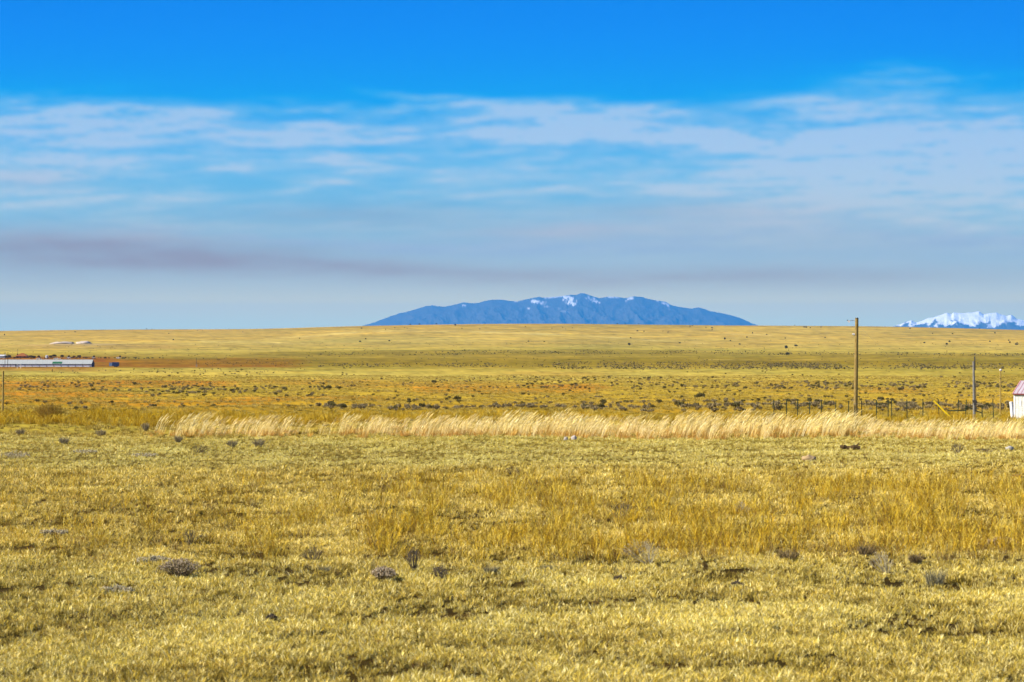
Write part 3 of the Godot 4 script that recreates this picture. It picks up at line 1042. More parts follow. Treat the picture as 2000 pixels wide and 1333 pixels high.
func seed_heads_around(n: int, h: float, r: float, cols: Array) -> ArrayMesh:
	var b := MB.new()
	for i in n:
		var a := rng.randf() * TAU
		var q := sqrt(rng.randf()) * r
		b.bud(Vector3(cos(a) * q, h * rng.randf_range(0.4, 1.0) * (1.0 - 0.4 * q / r), sin(a) * q), rng.randf_range(0.02, 0.04), cols[rng.randi() % cols.size()])
	return b.mesh()


func knobs(n: int, h: float, r: float, cols: Array) -> ArrayMesh:
	var b := MB.new()
	for i in n:
		var a := rng.randf() * TAU
		var q := sqrt(rng.randf())
		var c := Vector3(cos(a) * q * r * 1.3, h * rng.randf_range(0.5, 0.9) * (1.0 - 0.4 * q), sin(a) * q * r)
		for k in 14:
			var o := Vector3(rng.randfn(), rng.randfn(), rng.randfn()) * 0.022
			b.bud(c + o, rng.randf_range(0.012, 0.022), cols[rng.randi() % cols.size()])
	return b.mesh()


func far_plants() -> void:
	var mauve := [Color(0.24, 0.185, 0.09), Color(0.31, 0.245, 0.12), Color(0.14, 0.11, 0.055), Color(0.37, 0.30, 0.155)]
	var green := [Color(0.11, 0.095, 0.03), Color(0.15, 0.13, 0.05), Color(0.07, 0.06, 0.03)]
	var bush := []
	for k in 4:
		bush.append(shrub_blob(120, 0.44, 0.34, mauve, 0.12))
	for k in 2:
		bush.append(shrub_blob(150, 0.5, 0.38, green, 0.13))
	# rows and scatters of low shrub on the plain: left, right, top, bottom in the photo, how many, share of dark green ones, size
	var rows := [
		[620, 2060, 794, 803, 520, 0.12, 0.95], [1000, 2050, 787, 797, 220, 0.2, 0.85], [-60, 620, 785, 800, 60, 0.3, 0.7], [0, 420, 747, 764, 110, 0.2, 1.0], [280, 640, 755, 775, 90, 0.3, 0.9], [600, 1000, 740, 760, 90, 0.4, 0.9],
		[1000, 1500, 738, 760, 150, 0.4, 1.0], [1430, 2060, 746, 762, 240, 0.3, 1.1], [700, 1500, 762, 790, 120, 0.6, 0.7], [1400, 2050, 765, 790, 140, 0.6, 0.7], [300, 700, 720, 735, 40, 0.6, 1.2], [620, 1100, 711, 718, 500, 0.4, 1.5],
		[1080, 1600, 708, 722, 1500, 0.3, 1.5], [1500, 2060, 711, 722, 1500, 0.3, 1.5], [0, 2000, 664, 690, 500, 0.8, 1.9], [300, 2000, 690, 712, 400, 0.7, 1.6], [380, 640, 708, 717, 110, 0.5, 1.3], [100, 560, 722, 730, 60, 0.5, 1.0], [1000, 2050, 724, 742, 40, 0.6, 1.2], [880, 1500, 686, 692, 400, 0.9, 2.2], [1500, 2050, 688, 695, 350, 0.8, 2.2], [600, 900, 688, 695, 120, 0.8, 2.2]]
	var all := []
	for r in rows:
		for n in r[4] * (1 if r[3] > 785 or r[3] < 725 else 2):
			var y := rng.randf_range(r[2], r[3])
			var px := rng.randf_range(r[0], r[1])
			if n_mid.get_noise_2d(px * 0.5 + 70.0, y * 3.0) < -0.12 and rng.randf() < 0.8:
				continue
			var d := depth_of(y)
			var s: float = r[6] * rng.randf_range(0.55, 1.3)
			var k := rng.randi() % 4 if rng.randf() > r[5] else 4 + rng.randi() % 2
			all.append([s / d, px, d, s, k])
	# the ones one can pick out
	for p in [[1370, 778, 2.0], [1362, 778, 1.4], [1268, 743, 1.9], [1130, 1e9, 0], [848, 750, 2.0], [642, 764, 1.8], [556, 764, 1.6], [330, 736, 1.6], [1327, 793, 1.7], [893, 785, 1.5], [1190, 738, 1.4], [1163, 744, 1.3], [1720, 782, 1.6], [1478, 752, 1.3], [663, 762, 1.5]]:
		if p[2] > 0:
			var d := depth_of(p[1])
			all.append([9.0, p[0], d, p[2], 4 + rng.randi() % 2])
	all.sort_custom(func(a, b): return a[0] > b[0])
	var where := [[], [], [], [], [], []]
	var tint := [[], [], [], [], [], []]
	for i in all.size():
		var p: Array = all[i]
		var t := turned(rng.randf() * TAU, Vector3(p[3], p[3] * rng.randf_range(0.7, 1.0), p[3]), spot(p[1], p[2]))
		if i < 290:
			var o := part("low_shrub", bush[p[4]], grass_mat, self)
			o.transform = t
			var kind := "dusty grey brown" if p[4] < 4 else "dark olive"
			var px: float = p[1]
			var spot_is := ""
			if p[2] < 215.0:
				spot_is = "in scrub row behind the fence, between tall pole and shed" if px > 1671.0 else "in scrub row behind tall grass, below the mountain's right shoulder" if px > 1130.0 else "in scrub row behind tall grass, below the mountain's left shoulder" if px > 620.0 else "behind the golden weeds near the left tall grass clump"
			else:
				spot_is = "on the plain between barn and golden weeds" if px < 620.0 else "on the plain below the big mountain" if px < 1470.0 else "on the plain around the tall utility pole"
			tag(o, "%s low shrub %s" % [kind, spot_is], "shrub", "%s low shrubs %s" % [kind, spot_is])
		else:
			where[p[4]].append(t)
			var v := rng.randf_range(0.8, 1.15)
			tint[p[4]].append(Color(v, v, v))
	var o := thing("distant_scrub", "thin lines of low grey scrub crossing the distant plain", "scrub", Vector3.ZERO)
	o.set_meta("kind", "stuff")
	for k in 6:
		scatter("scrub_clump", o, bush[k], grass_mat, where[k], tint[k])

	# lone junipers on the long slope
	var pine := [Color(0.045, 0.05, 0.03), Color(0.07, 0.07, 0.04), Color(0.035, 0.035, 0.022)]
	var trees := [shrub_blob(150, 2.6, 1.5, pine, 0.7), shrub_blob(150, 3.2, 1.3, pine, 0.7), shrub_blob(150, 2.0, 1.9, pine, 0.7)]
	var seen := [[8, 657, 1.2], [146, 650, 1.0], [126, 652, 0.7], [338, 665, 1.0], [329, 653, 0.8], [385, 647, 0.8], [395, 647, 0.6], [474, 649, 0.7], [446, 644, 0.6], [286, 640, 1.0], [296, 640.5, 0.6],
		[706, 643, 1.2], [801, 636, 1.2], [819, 634, 1.3], [852, 634, 1.3], [889, 638, 1.7], [902, 643, 0.8], [937, 644, 0.9], [790, 642, 0.9], [795, 643, 0.8], [753, 645, 0.8], [771, 642, 0.8], [703, 669, 1.2], [714, 665, 1.0], [760, 667, 1.0], [585, 663, 0.8],
		[1026, 640, 0.8], [1078, 643, 0.8], [1099, 641, 0.7], [1118, 642, 0.7], [1206, 633, 1.2], [1221, 632, 0.8], [1248, 634, 0.9], [1245, 648, 1.2], [1258, 649, 0.9], [1232, 663, 0.8], [1229, 676, 1.3], [1305, 649, 0.8], [1295, 648, 0.7], [1348, 639, 1.2], [1353, 638, 0.9], [1379, 641, 0.9], [1391, 642, 1.3], [1391, 646, 1.0], [1416, 665, 1.4],
		[1427, 667, 0.8], [1470, 653, 1.0], [1459, 660, 1.1], [1498, 656, 1.0], [1445, 674, 1.0], [1536, 684, 1.5], [1555, 677, 1.3], [1571, 641, 1.4], [1575, 641, 1.4], [1583, 642, 1.0], [1604, 641, 1.1], [1534, 662, 0.9], [1612, 661, 0.9], [1553, 633.5, 0.9], [1778, 644, 1.2], [1822, 653, 0.8], [1861, 655, 1.0], [1944, 652, 1.3], [1914, 643, 0.9], [1855, 669, 1.2], [1850, 677, 1.3], [1806, 673, 0.9], [1934, 668, 1.0], [1971, 667, 1.1], [1973, 673, 1.1], [1986, 677, 1.3], [1987, 671, 0.8], [1539, 696, 1.2], [1105, 644, 0.6], [1032, 671, 0.8], [1063, 671, 0.8], [1328, 672, 0.9]]
	for p in seen:
		var cy: float = interp(crest_x, crest_y, p[0]) - 632.0
		var d := depth_of(p[1])
		for k in 6:        # the land lies a little higher or lower away from the middle
			d = depth_of(p[1] - cy * smoothstep(1200.0, 5200.0, d))
		d = minf(d, 5450.0)
		var s: float = p[2] * 1.25
		var t := part("juniper_tree", trees[rng.randi() % 3], grass_mat, self)
		t.transform = turned(rng.randf() * TAU, Vector3(s, s, s), spot(p[0], d))
		var zone := "near the skyline of the far ridge" if p[1] < 648 else "on the middle of the far slope" if p[1] < 664 else "at the foot of the far slope"
		zone += ", left of the big mountain" if p[0] < 720 else ", below the big mountain" if p[0] < 1468 else ", right of the big mountain"
		tag(t, "lone dark juniper %s" % zone, "tree", "lone junipers %s" % zone)


# ------------------------------------------------------------------ fence, poles and shed

func build_fence() -> void:
	var green := paint(Color(0.035, 0.055, 0.03), 0.6)
	var wire := paint(Color(0.18, 0.17, 0.15), 0.5, 0.5)
	var d := 150.0
	var o := thing("wire_fence", "wire fence on dark green steel posts behind the tall grass", "fence", spot(1740, d))
	var tops := []
	var shape := MB.new()
	shape.box(Vector3(0, 0.72, 0), Vector3(0.065, 1.56, 0.014), Color.WHITE)
	shape.box(Vector3(0, 0.72, 0.026), Vector3(0.014, 1.56, 0.042), Color.WHITE)
	for k in 9:
		shape.box(Vector3(0, 0.25 + k * 0.13, -0.011), Vector3(0.034, 0.03, 0.012), Color.WHITE)
	var m := shape.mesh()
	for px in [1512, 1536, 1558, 1581, 1605, 1632, 1657, 1684, 1712, 1735, 1742, 1772, 1803, 1835, 1871, 1886, 1941]:
		var at := spot(px, d + rng.randf_range(-0.3, 0.3)) - o.position
		part("post", m, green, o, at, Vector3(rng.randf_range(-0.03, 0.03), rng.randf_range(-0.3, 0.3), rng.randf_range(-0.05, 0.05)))
		tops.append(at)
	for h in [0.45, 0.85, 1.25]:
		var b := MB.new()
		for k in tops.size() - 1:
			var a: Vector3 = tops[k] + Vector3(0, h, 0)
			var c: Vector3 = tops[k + 1] + Vector3(0, h, 0)
			var mid: Vector3 = (a + c) * 0.5 - Vector3(0, 0.02, 0)
			b.stick(a, mid, 0.006, 0.006, Color.WHITE)
			b.stick(mid, c, 0.006, 0.006, Color.WHITE)
		part("wire", b.mesh(), wire, o)
	var b := MB.new()
	var p0 := spot(1886, d) - o.position + Vector3(0, 1.0, 0)
	var p1 := spot(1920, d) - o.position + Vector3(0, 0.42, -0.2)
	b.stick(p0, p1, 0.045, 0.045, Color.WHITE, 8)
	b.stick(p1 - Vector3(0, 0.5, 0), p1 + Vector3(0, 0.55, 0), 0.04, 0.04, Color.WHITE, 6)
	part("brace", b.mesh(), green, o)
	var r := MB.new()
	r.stick(spot(1850, d) - o.position + Vector3(0, 0.62, 0.1), spot(1887, d) - o.position + Vector3(0, 0.66, 0.1), 0.04, 0.04, Color.WHITE, 8)
	part("rail", r.mesh(), green, o)


func tapered(h: float, r0: float, r1: float) -> CylinderMesh:
	var c := CylinderMesh.new()
	c.height = h
	c.bottom_radius = r0
	c.top_radius = r1
	c.radial_segments = 20
	return c


func build_poles() -> void:
	var timber := streaked(Color(0.17, 0.115, 0.03), Color(0.30, 0.22, 0.08), Vector3(3.0, 0.25, 3.0))
	var tan := streaked(Color(0.28, 0.19, 0.045), Color(0.40, 0.29, 0.09), Vector3(3.0, 0.25, 3.0))
	var silver := streaked(Color(0.12, 0.115, 0.10), Color(0.26, 0.25, 0.23), Vector3(4.0, 0.25, 4.0))
	var steel := paint(Color(0.25, 0.25, 0.26), 0.45, 0.7)
	var china := paint(Color(0.55, 0.52, 0.50), 0.25)
	var dark := paint(Color(0.06, 0.055, 0.05), 0.7)
	var d := 150.0
	var k := d / F
	# tall utility pole, leaning a little to the right
	var p := thing("utility_pole", "tall brown wooden utility pole with side arm and insulators", "utility pole", spot(1671, d))
	p.rotation.z = -0.015
	var h := 202.0 * k
	part("shaft", tapered(h, 0.165, 0.125), timber, p, Vector3(0, h * 0.5 - 0.1, 0))
	part("cap", tapered(0.06, 0.135, 0.12), dark, p, Vector3(0, h - 0.08, 0))
	part("arm", tapered(0.46, 0.016, 0.016), steel, p, Vector3(-0.33, h - 0.26, 0), Vector3(0, 0, PI / 2 + 0.1))
	var ins := part("insulator", tapered(0.16, 0.075, 0.05), china, p, Vector3(-0.60, h - 0.33, 0), Vector3(0, 0, 0.9))
	part("clamp", tapered(0.10, 0.03, 0.03), dark, ins, Vector3(0, 0.12, 0))
	var low := part("insulator", tapered(0.16, 0.09, 0.07), china, p, Vector3(-0.24, h - 1.30, 0), Vector3(0, 0, 1.2))
	part("clamp", tapered(0.12, 0.05, 0.04), dark, low, Vector3(0, -0.11, 0))
	part("collar", tapered(0.03, 0.163, 0.163), steel, p, Vector3(0, h * 0.16, 0))
	# guy wire down to the right with its yellow guard
	var top := spot(1671, d) + Vector3(0.12, h - 0.5, 0.0)
	var foot := spot(1862, d - 1.5) + Vector3(0, 0.02, 0)
	var g := thing("guy_wire", "slanting guy wire with a bright yellow plastic guard at its foot", "guy wire", foot)
	var b := MB.new()
	b.stick(Vector3.ZERO, top - foot, 0.004, 0.004, Color.WHITE, 4)
	part("cable", b.mesh(), steel, g)
	var dir := (top - foot).normalized()
	var b2 := MB.new()
	b2.stick(dir * 0.05, dir * 2.02, 0.062, 0.050, Color.WHITE, 10)
	part("guard", b2.mesh(), paint(Color(0.78, 0.55, 0.01), 0.45), g)
	# weathered grey pole with meter boxes
	p = thing("grey_pole", "weathered grey pole stub with dark meter boxes, near the shed", "pole", spot(1904, d - 4.5))
	p.rotation.z = 0.012
	h = 124.0 * k
	part("shaft", tapered(h - 0.3, 0.105, 0.075), silver, p, Vector3(-0.02, (h - 0.3) * 0.5 - 0.05, 0))
	part("top_stub", tapered(1.0, 0.055, 0.045), dark, p, Vector3(0.06, h - 0.5, 0.03))
	part("conduit", tapered(2.3, 0.022, 0.022), dark, p, Vector3(0.105, 1.9, 0.05))
	var box := BoxMesh.new()
	box.size = Vector3(0.20, 0.34, 0.14)
	part("meter_box", box, dark, p, Vector3(0.03, 1.42, 0.13))
	box = BoxMesh.new()
	box.size = Vector3(0.13, 0.16, 0.12)
	part("switch_box", box, dark, p, Vector3(-0.10, 1.52, 0.11))
	part("lower_box", box, dark, p, Vector3(0.07, 1.02, 0.12))
	var stub := BoxMesh.new()
	stub.size = Vector3(0.16, 0.62, 0.10)
	part("timber_footing", stub, tan, p, Vector3(-0.03, 0.26, 0.12))
	# slim tan poles
	for q in [[1954.5, 0.055, 3.42, "slim tan pole with a pale cap behind the shed", 0.0], [4.5, 0.075, 3.55, "slim tan pole standing alone at the left frame edge", -0.012]]:
		var at: Vector3 = spot(q[0], 158.0)
		p = thing("slim_pole", q[3], "pole", at)
		p.rotation.z = q[4]
		part("shaft", tapered(q[2] + 0.3, q[1] + 0.012, q[1]), tan, p, Vector3(0, q[2] * 0.5 - 0.1, 0))
		if q[0] > 1000:
			var s := SphereMesh.new()
			s.radius = 0.11
			s.height = 0.20
			part("cap", s, china, p, Vector3(0.02, q[2] + 0.12, 0))
			part("band", tapered(0.05, q[1] + 0.012, q[1] + 0.012), dark, p, Vector3(0, q[2] - 0.55, 0))
		else:
			part("band", tapered(0.05, q[1] + 0.012, q[1] + 0.012), dark, p, Vector3(0, q[2] - 0.75, 0))
	# the leaning white post before the shed
	p = thing("white_post", "thick white post leaning slightly in front of the shed", "post", spot(1979, 143.0))
	p.rotation.z = 0.09
	part("shaft", tapered(1.62, 0.115, 0.115), paint(Color(0.82, 0.82, 0.82), 0.5), p, Vector3(0, 0.71, 0))
	part("lid", tapered(0.03, 0.123, 0.11), paint(Color(0.75, 0.75, 0.76), 0.5), p, Vector3(0, 1.535, 0))


func build_shed() -> void:
	# a small metal pump shed, turned so that its gable recedes to the right
	var white := streaked(Color(0.50, 0.50, 0.47), Color(0.68, 0.68, 0.65), Vector3(0.5, 0.8, 0.5), 0.6)
	var roofing := streaked(Color(0.30, 0.21, 0.23), Color(0.44, 0.43, 0.48), Vector3(1.6, 0.12, 0.12), 0.5)
	var red := paint(Color(0.30, 0.06, 0.06), 0.6)
	var d := 149.0
	var at := spot(1981, d)
	var o := thing("metal_shed", "small white metal shed with a faded red roof, cut by the frame edge", "shed", at)
	o.rotation.y = -0.60
	var L := 4.2
	var D := 3.2
	var H := 1.93
	var R := 0.86
	var core := MB.new()
	core.quad(Vector3(0, 0, 0), Vector3(0, H, 0), Vector3(L, H, 0), Vector3(L, 0, 0), Color.WHITE)
	core.quad(Vector3(L, 0, -D), Vector3(L, H, -D), Vector3(0, H, -D), Vector3(0, 0, -D), Color.WHITE)
	for x in [0.0, L]:
		core.quad(Vector3(x, 0, -D), Vector3(x, H, -D), Vector3(x, H, 0), Vector3(x, 0, 0), Color.WHITE)
		core.tri(Vector3(x, H, -D), Vector3(x, H + R, -D * 0.5), Vector3(x, H, 0), Color.WHITE)
	part("walls", core.mesh(), white, o)
	var rib := BoxMesh.new()
	rib.size = Vector3(0.035, H - 0.08, 0.02)
	for k in 17:
		part("wall_rib", rib, white, o, Vector3(0.10 + k * 0.25, H * 0.5, 0.0125))
	for side in [1.0, -1.0]:
		var sheet := MB.new()
		var e0 := Vector3(-0.04, H - 0.06, 0.10)
		var e1 := Vector3(L + 0.04, H - 0.06, 0.10)
		var r0 := Vector3(-0.04, H + R + 0.03, -D * 0.5)
		var r1 := Vector3(L + 0.04, H + R + 0.03, -D * 0.5)
		var flip := func(v: Vector3) -> Vector3: return v if side > 0 else Vector3(v.x, v.y, -D - v.z)
		var up := Vector3(0, 0.03, 0)
		sheet.quad(flip.call(e0 + up), flip.call(r0 + up), flip.call(r1 + up), flip.call(e1 + up), Color.WHITE)
		sheet.quad(flip.call(e1), flip.call(r1), flip.call(r0), flip.call(e0), Color.WHITE)
		sheet.quad(flip.call(e0), flip.call(e0 + up), flip.call(e1 + up), flip.call(e1), Color.WHITE)
		sheet.quad(flip.call(e0), flip.call(r0), flip.call(r0 + up), flip.call(e0 + up), Color.WHITE)
		var roof := part("roof", sheet.mesh(), roofing, o)
		if side > 0:
			var ridges := MB.new()
			for k in 15:
				var x := -0.02 + k * 0.30
				ridges.stick(Vector3(x, H - 0.02, 0.09), Vector3(x, H + R + 0.06, -D * 0.5 + 0.02), 0.022, 0.022, Color.WHITE, 4)
			part("seams", ridges.mesh(), paint(Color(0.34, 0.12, 0.13), 0.5), roof)
	var trim := BoxMesh.new()
	trim.size = Vector3(L + 0.10, 0.09, 0.025)
	part("eave_trim", trim, paint(Color(0.15, 0.03, 0.035), 0.6), o, Vector3(L * 0.5, H - 0.075, 0.117))
	var rake := MB.new()
	rake.stick(Vector3(-0.06, H - 0.05, 0.11), Vector3(-0.06, H + R + 0.05, -D * 0.5), 0.035, 0.035, Color.WHITE, 4)
	part("rake_trim", rake.mesh(), paint(Color(0.55, 0.28, 0.30), 0.6), o)
	var corner := BoxMesh.new()
	corner.size = Vector3(0.09, H - 0.06, 0.03)
	part("corner_trim", corner, paint(Color(0.74, 0.74, 0.73), 0.5), o, Vector3(0.03, H * 0.5 - 0.02, 0.019))
	var vent := BoxMesh.new()
	vent.size = Vector3(0.06, 0.42, 0.03)
	part("latch_plate", vent, paint(Color(0.85, 0.84, 0.82), 0.4), o, Vector3(0.52, H - 0.75, 0.03))


# ------------------------------------------------------------------ the far farm

func gable(parent: Node3D, L: float, D: float, H: float, R: float, wall: Material, roof: Material, over := 0.3) -> void:
	var w := MB.new()
	w.quad(Vector3(0, -0.5, 0), Vector3(0, H, 0), Vector3(L, H, 0), Vector3(L, -0.5, 0), Color.WHITE)
	part("wall", w.mesh(), wall, parent)
	w = MB.new()
	w.quad(Vector3(L, -0.5, -D), Vector3(L, H, -D), Vector3(0, H, -D), Vector3(0, -0.5, -D), Color.WHITE)
	part("wall", w.mesh(), wall, parent)
	for x in [0.0, L]:
		var g := MB.new()
		g.quad(Vector3(x, -0.5, -D), Vector3(x, H, -D), Vector3(x, H, 0), Vector3(x, -0.5, 0), Color.WHITE)
		g.tri(Vector3(x, H, -D), Vector3(x, H + R, -D * 0.5), Vector3(x, H, 0), Color.WHITE)
		part("gable_wall", g.mesh(), wall, parent)
	for s in [0, 1]:
		var r := MB.new()
		var z0 := over if s == 0 else -D - over
		var y0 := H - over * R / (D * 0.5)
		for lift in [0.0, 0.12]:
			r.quad(Vector3(-over, y0 + lift + 0.02, z0), Vector3(-over, H + R + lift + 0.02, -D * 0.5), Vector3(L + over, H + R + lift + 0.02, -D * 0.5), Vector3(L + over, y0 + lift + 0.02, z0), Color.WHITE)
		part("roof", r.mesh(), roof, parent)


func build_farm() -> void:
	var sheet := streaked(Color(0.26, 0.28, 0.27), Color(0.38, 0.40, 0.38), Vector3(0.08, 0.4, 0.2), 0.55)
	var pale := paint(Color(0.44, 0.46, 0.48), 0.6)
	var limewash := paint(Color(0.80, 0.81, 0.80), 0.6)
	var navy := paint(Color(0.02, 0.03, 0.07), 0.6)
	var dark := paint(Color(0.03, 0.03, 0.035), 0.8)
	var d := 1240.0
	var k := d / F
	# the long low barn
	var right := spot(178, d)
	var L := 70.0
	var o := thing("long_barn", "very long low white metal barn with a pale roof and dark end", "barn", right + Vector3(-L, 0, 0))
	o.position.y = right.y
	var H := 1.75
	var D := 9.0
	var R := 2.7
	var w := MB.new()
	w.quad(Vector3(0, -0.6, 0), Vector3(0, H - 0.1, 0), Vector3(L, H - 0.1, 0), Vector3(L, -0.6, 0), Color.WHITE)
	part("front_wall", w.mesh(), limewash, o)
	w = MB.new()
	w.quad(Vector3(L, -0.6, -D), Vector3(L, H, -D), Vector3(0, H, -D), Vector3(0, -0.6, -D), Color.WHITE)
	part("back_wall", w.mesh(), pale, o)
	for x in [0.0, L]:
		w = MB.new()
		w.quad(Vector3(x, -0.6, -D), Vector3(x, H, -D), Vector3(x, H, 0), Vector3(x, -0.6, 0), Color.WHITE)
		w.tri(Vector3(x, H, -D), Vector3(x, H + R, -D * 0.5), Vector3(x, H, 0), Color.WHITE)
		part("end_wall", w.mesh(), navy, o)
	for s in [0, 1]:
		var bays := 12
		for b in bays:
			var r := MB.new()
			var x0 := -0.2 + (L + 0.4) * b / bays + 0.02
			var x1 := -0.2 + (L + 0.4) * (b + 1) / bays - 0.02
			var z0 := 0.35 if s == 0 else -D - 0.35
			for lift in [0.0, 0.10]:
				r.quad(Vector3(x0, H - 0.05 + lift, z0), Vector3(x0, H + R + lift, -D * 0.5), Vector3(x1, H + R + lift, -D * 0.5), Vector3(x1, H - 0.05 + lift, z0), Color.WHITE)
			part("roof_panel", r.mesh(), sheet, o)
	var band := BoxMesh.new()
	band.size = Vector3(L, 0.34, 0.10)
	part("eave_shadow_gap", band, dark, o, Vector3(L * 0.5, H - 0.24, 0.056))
	var rail := BoxMesh.new()
	rail.size = Vector3(L, 0.12, 0.10)
	part("base_rail", rail, dark, o, Vector3(L * 0.5, 0.10, 0.056))
	var post := BoxMesh.new()
	post.size = Vector3(0.14, H - 0.2, 0.14)
	for n in 16:
		part("post", post, dark, o, Vector3(L - 1.0 - n * 4.5, H * 0.5 - 0.2, 0.078))
	var hatch := MB.new()
	for lift in [0.13, 0.19]:
		hatch.quad(Vector3(L - 24.5, H + 0.15 + lift, 0.02), Vector3(L - 24.5, H + 1.35 + lift, -2.1), Vector3(L - 18.6, H + 1.35 + lift, -2.1), Vector3(L - 18.6, H + 0.15 + lift, 0.02), Color.WHITE)
	part("green_roof_sheet", hatch.mesh(), paint(Color(0.02, 0.10, 0.04), 0.6), o)
	var door := BoxMesh.new()
	door.size = Vector3(0.8, 1.5, 0.12)
	part("door", door, navy, o, Vector3(L - 47.0, 0.85, 0.09))

	# blue box trailer on the bare soil
	o = thing("box_trailer", "dark blue box trailer parked past the dark barn end", "trailer", spot(212, d - 6.0))
	var blue := paint(Color(0.025, 0.04, 0.11), 0.5)
	var lightblue := paint(Color(0.13, 0.18, 0.30), 0.5)
	var bx := BoxMesh.new()
	bx.size = Vector3(3.9, 2.35, 2.5)
	part("body", bx, blue, o, Vector3(4.0, 1.75, -1.25))
	bx = BoxMesh.new()
	bx.size = Vector3(1.9, 2.1, 2.4)
	part("nose", bx, lightblue, o, Vector3(1.08, 1.6, -1.25))
	bx = BoxMesh.new()
	bx.size = Vector3(5.9, 0.12, 2.56)
	part("roof", bx, paint(Color(0.10, 0.14, 0.25), 0.5), o, Vector3(3.05, 2.99, -1.25))
	bx = BoxMesh.new()
	bx.size = Vector3(0.12, 2.2, 0.06)
	for n in 4:
		part("rib", bx, navy, o, Vector3(2.3 + n * 1.15, 1.75, 0.025))
	for x in [3.6, 4.7]:
		for z in [-0.2, -2.3]:
			part("wheel", tapered(0.26, 0.42, 0.42), dark, o, Vector3(x, 0.42, z), Vector3(PI / 2, 0, 0))
	var hitch := MB.new()
	hitch.stick(Vector3(0.2, 0.7, -1.25), Vector3(-0.9, 0.55, -1.25), 0.08, 0.06, Color.WHITE, 6)
	part("hitch", hitch.mesh(), dark, o)

	# posts in the barn yard
	var whitep := paint(Color(0.75, 0.73, 0.66), 0.6)
	for q in [[33, "left one of two white gate posts before the barn"], [40, "right one of two white gate posts before the barn"]]:
		var p := thing("gate_post", q[1], "post", spot(q[0], 1120.0))
		part("shaft", tapered(2.2, 0.16, 0.14), whitep, p, Vector3(0, 0.95, 0))
	var adobe_pale := paint(Color(0.34, 0.26, 0.16), 0.8)
	var wood := paint(Color(0.10, 0.08, 0.05), 0.9)
	for q in [[9, 1190, 9.5, "taller of two dark power poles before the barn"], [14.5, 1180, 8.6, "shorter of two dark power poles before the barn"], [383, 1230, 6.0, "dark pole alone on the bare soil right of the trailer"], [34, 1990, 9.0, "far pole rising over the farmyard trees behind the barn"]]:
		var p := thing("power_pole", q[3], "utility pole", spot(q[0], q[1]))
		part("shaft", tapered(q[2], 0.17, 0.12), wood, p, Vector3(0, q[2] * 0.5 - 0.2, 0))
		var arm := BoxMesh.new()
		arm.size = Vector3(1.8, 0.12, 0.12)
		if q[0] < 300:
			part("crossarm", arm, wood, p, Vector3(0, q[2] - 0.8, 0.15))
		else:
			var tr := BoxMesh.new()
			tr.size = Vector3(0.7, 1.5, 0.7)
			part("pump_housing", tr, adobe_pale, p, Vector3(0.2, 0.7, 0.4))

	# farmyard behind: houses, tank, vehicles, trees
	var fd := 1950.0
	var rust := paint(Color(0.24, 0.085, 0.02), 0.8)
	var adobe := paint(Color(0.30, 0.18, 0.09), 0.9)
	o = thing("farmhouse", "low farmhouse with a rust red roof among dark trees", "house", spot(29, fd))
	var low_wall := BoxMesh.new()
	low_wall.size = Vector3(10.6, 2.6, 7.4)
	part("walls", low_wall, adobe, o, Vector3(5.75, 0.6, -4.0))
	var hip := MB.new()
	var c0 := [Vector3(-0.6, 1.85, 0.4), Vector3(12.1, 1.85, 0.4), Vector3(12.1, 1.85, -8.4), Vector3(-0.6, 1.85, -8.4)]
	var p0 := Vector3(5.2, 4.9, -4.0)
	var p1 := Vector3(7.2, 4.9, -4.0)
	hip.quad(c0[0], p0, p1, c0[1], Color.WHITE)
	hip.quad(c0[2], p1, p0, c0[3], Color.WHITE)
	hip.tri(c0[3], p0, c0[0], Color.WHITE)
	hip.tri(c0[1], p1, c0[2], Color.WHITE)
	hip.quad(c0[0], c0[1], c0[2], c0[3], Color.WHITE)
	part("roof", hip.mesh(), rust, o)
	var win := BoxMesh.new()
	win.size = Vector3(1.1, 1.0, 0.1)
	for x in [2.0, 5.0, 9.0]:
		part("window", win, dark, o, Vector3(x, 1.1, -0.27))
	o = thing("white_house", "small white house at the left frame edge beyond the barn", "house", spot(-4, fd - 20.0))
	gable(o, 6.5, 5.0, 2.2, 1.2, pale, pale)
	for x in [1.2, 4.6]:
		part("window", win, dark, o, Vector3(x, 1.3, 0.06))
	o = thing("water_tank", "round white water tank standing beside dark trees", "tank", spot(91, fd - 30.0))
	part("body", tapered(2.9, 1.35, 1.35), pale, o, Vector3(0, 1.3, 0))
	part("lid", tapered(0.5, 1.42, 0.3), pale, o, Vector3(0, 3.0, 0))
	for q in [[130, 3.6, Color(0.55, 0.55, 0.55), "grey white pickup parked right of the dark trees"], [179, 3.2, Color(0.45, 0.44, 0.42), "dull grey car parked alone on the olive grass"], [227, 3.6, Color(0.72, 0.66, 0.60), "pale car parked farthest out beyond the barn's soil yard"], [70, 5.0, Color(0.7, 0.66, 0.55), "low pale flatbed parked below the row of dark trees"], [104, 6.5, Color(0.7, 0.68, 0.58), "long low pale flatbed below the biggest dark tree"]]:
		var v := thing("parked_vehicle", q[3], "vehicle", spot(q[0], fd - 60.0 if q[1] < 4.0 else fd - 130.0))
		var hh := 0.75 if q[1] < 4.0 else 0.55
		var mat := paint(q[2], 0.4)
		bx = BoxMesh.new()
		bx.size = Vector3(q[1], hh, 1.8)
		part("body", bx, mat, v, Vector3(q[1] * 0.5, 0.35 + hh * 0.5, 0))
		bx = BoxMesh.new()
		bx.size = Vector3(q[1] * 0.42, 0.65, 1.6)
		part("cab", bx, mat, v, Vector3(q[1] * 0.35, 0.35 + hh + 0.33, 0))
		bx = BoxMesh.new()
		bx.size = Vector3(q[1] * 0.36, 0.4, 1.62)
		part("window", bx, dark, v, Vector3(q[1] * 0.35, 0.35 + hh + 0.34, 0))
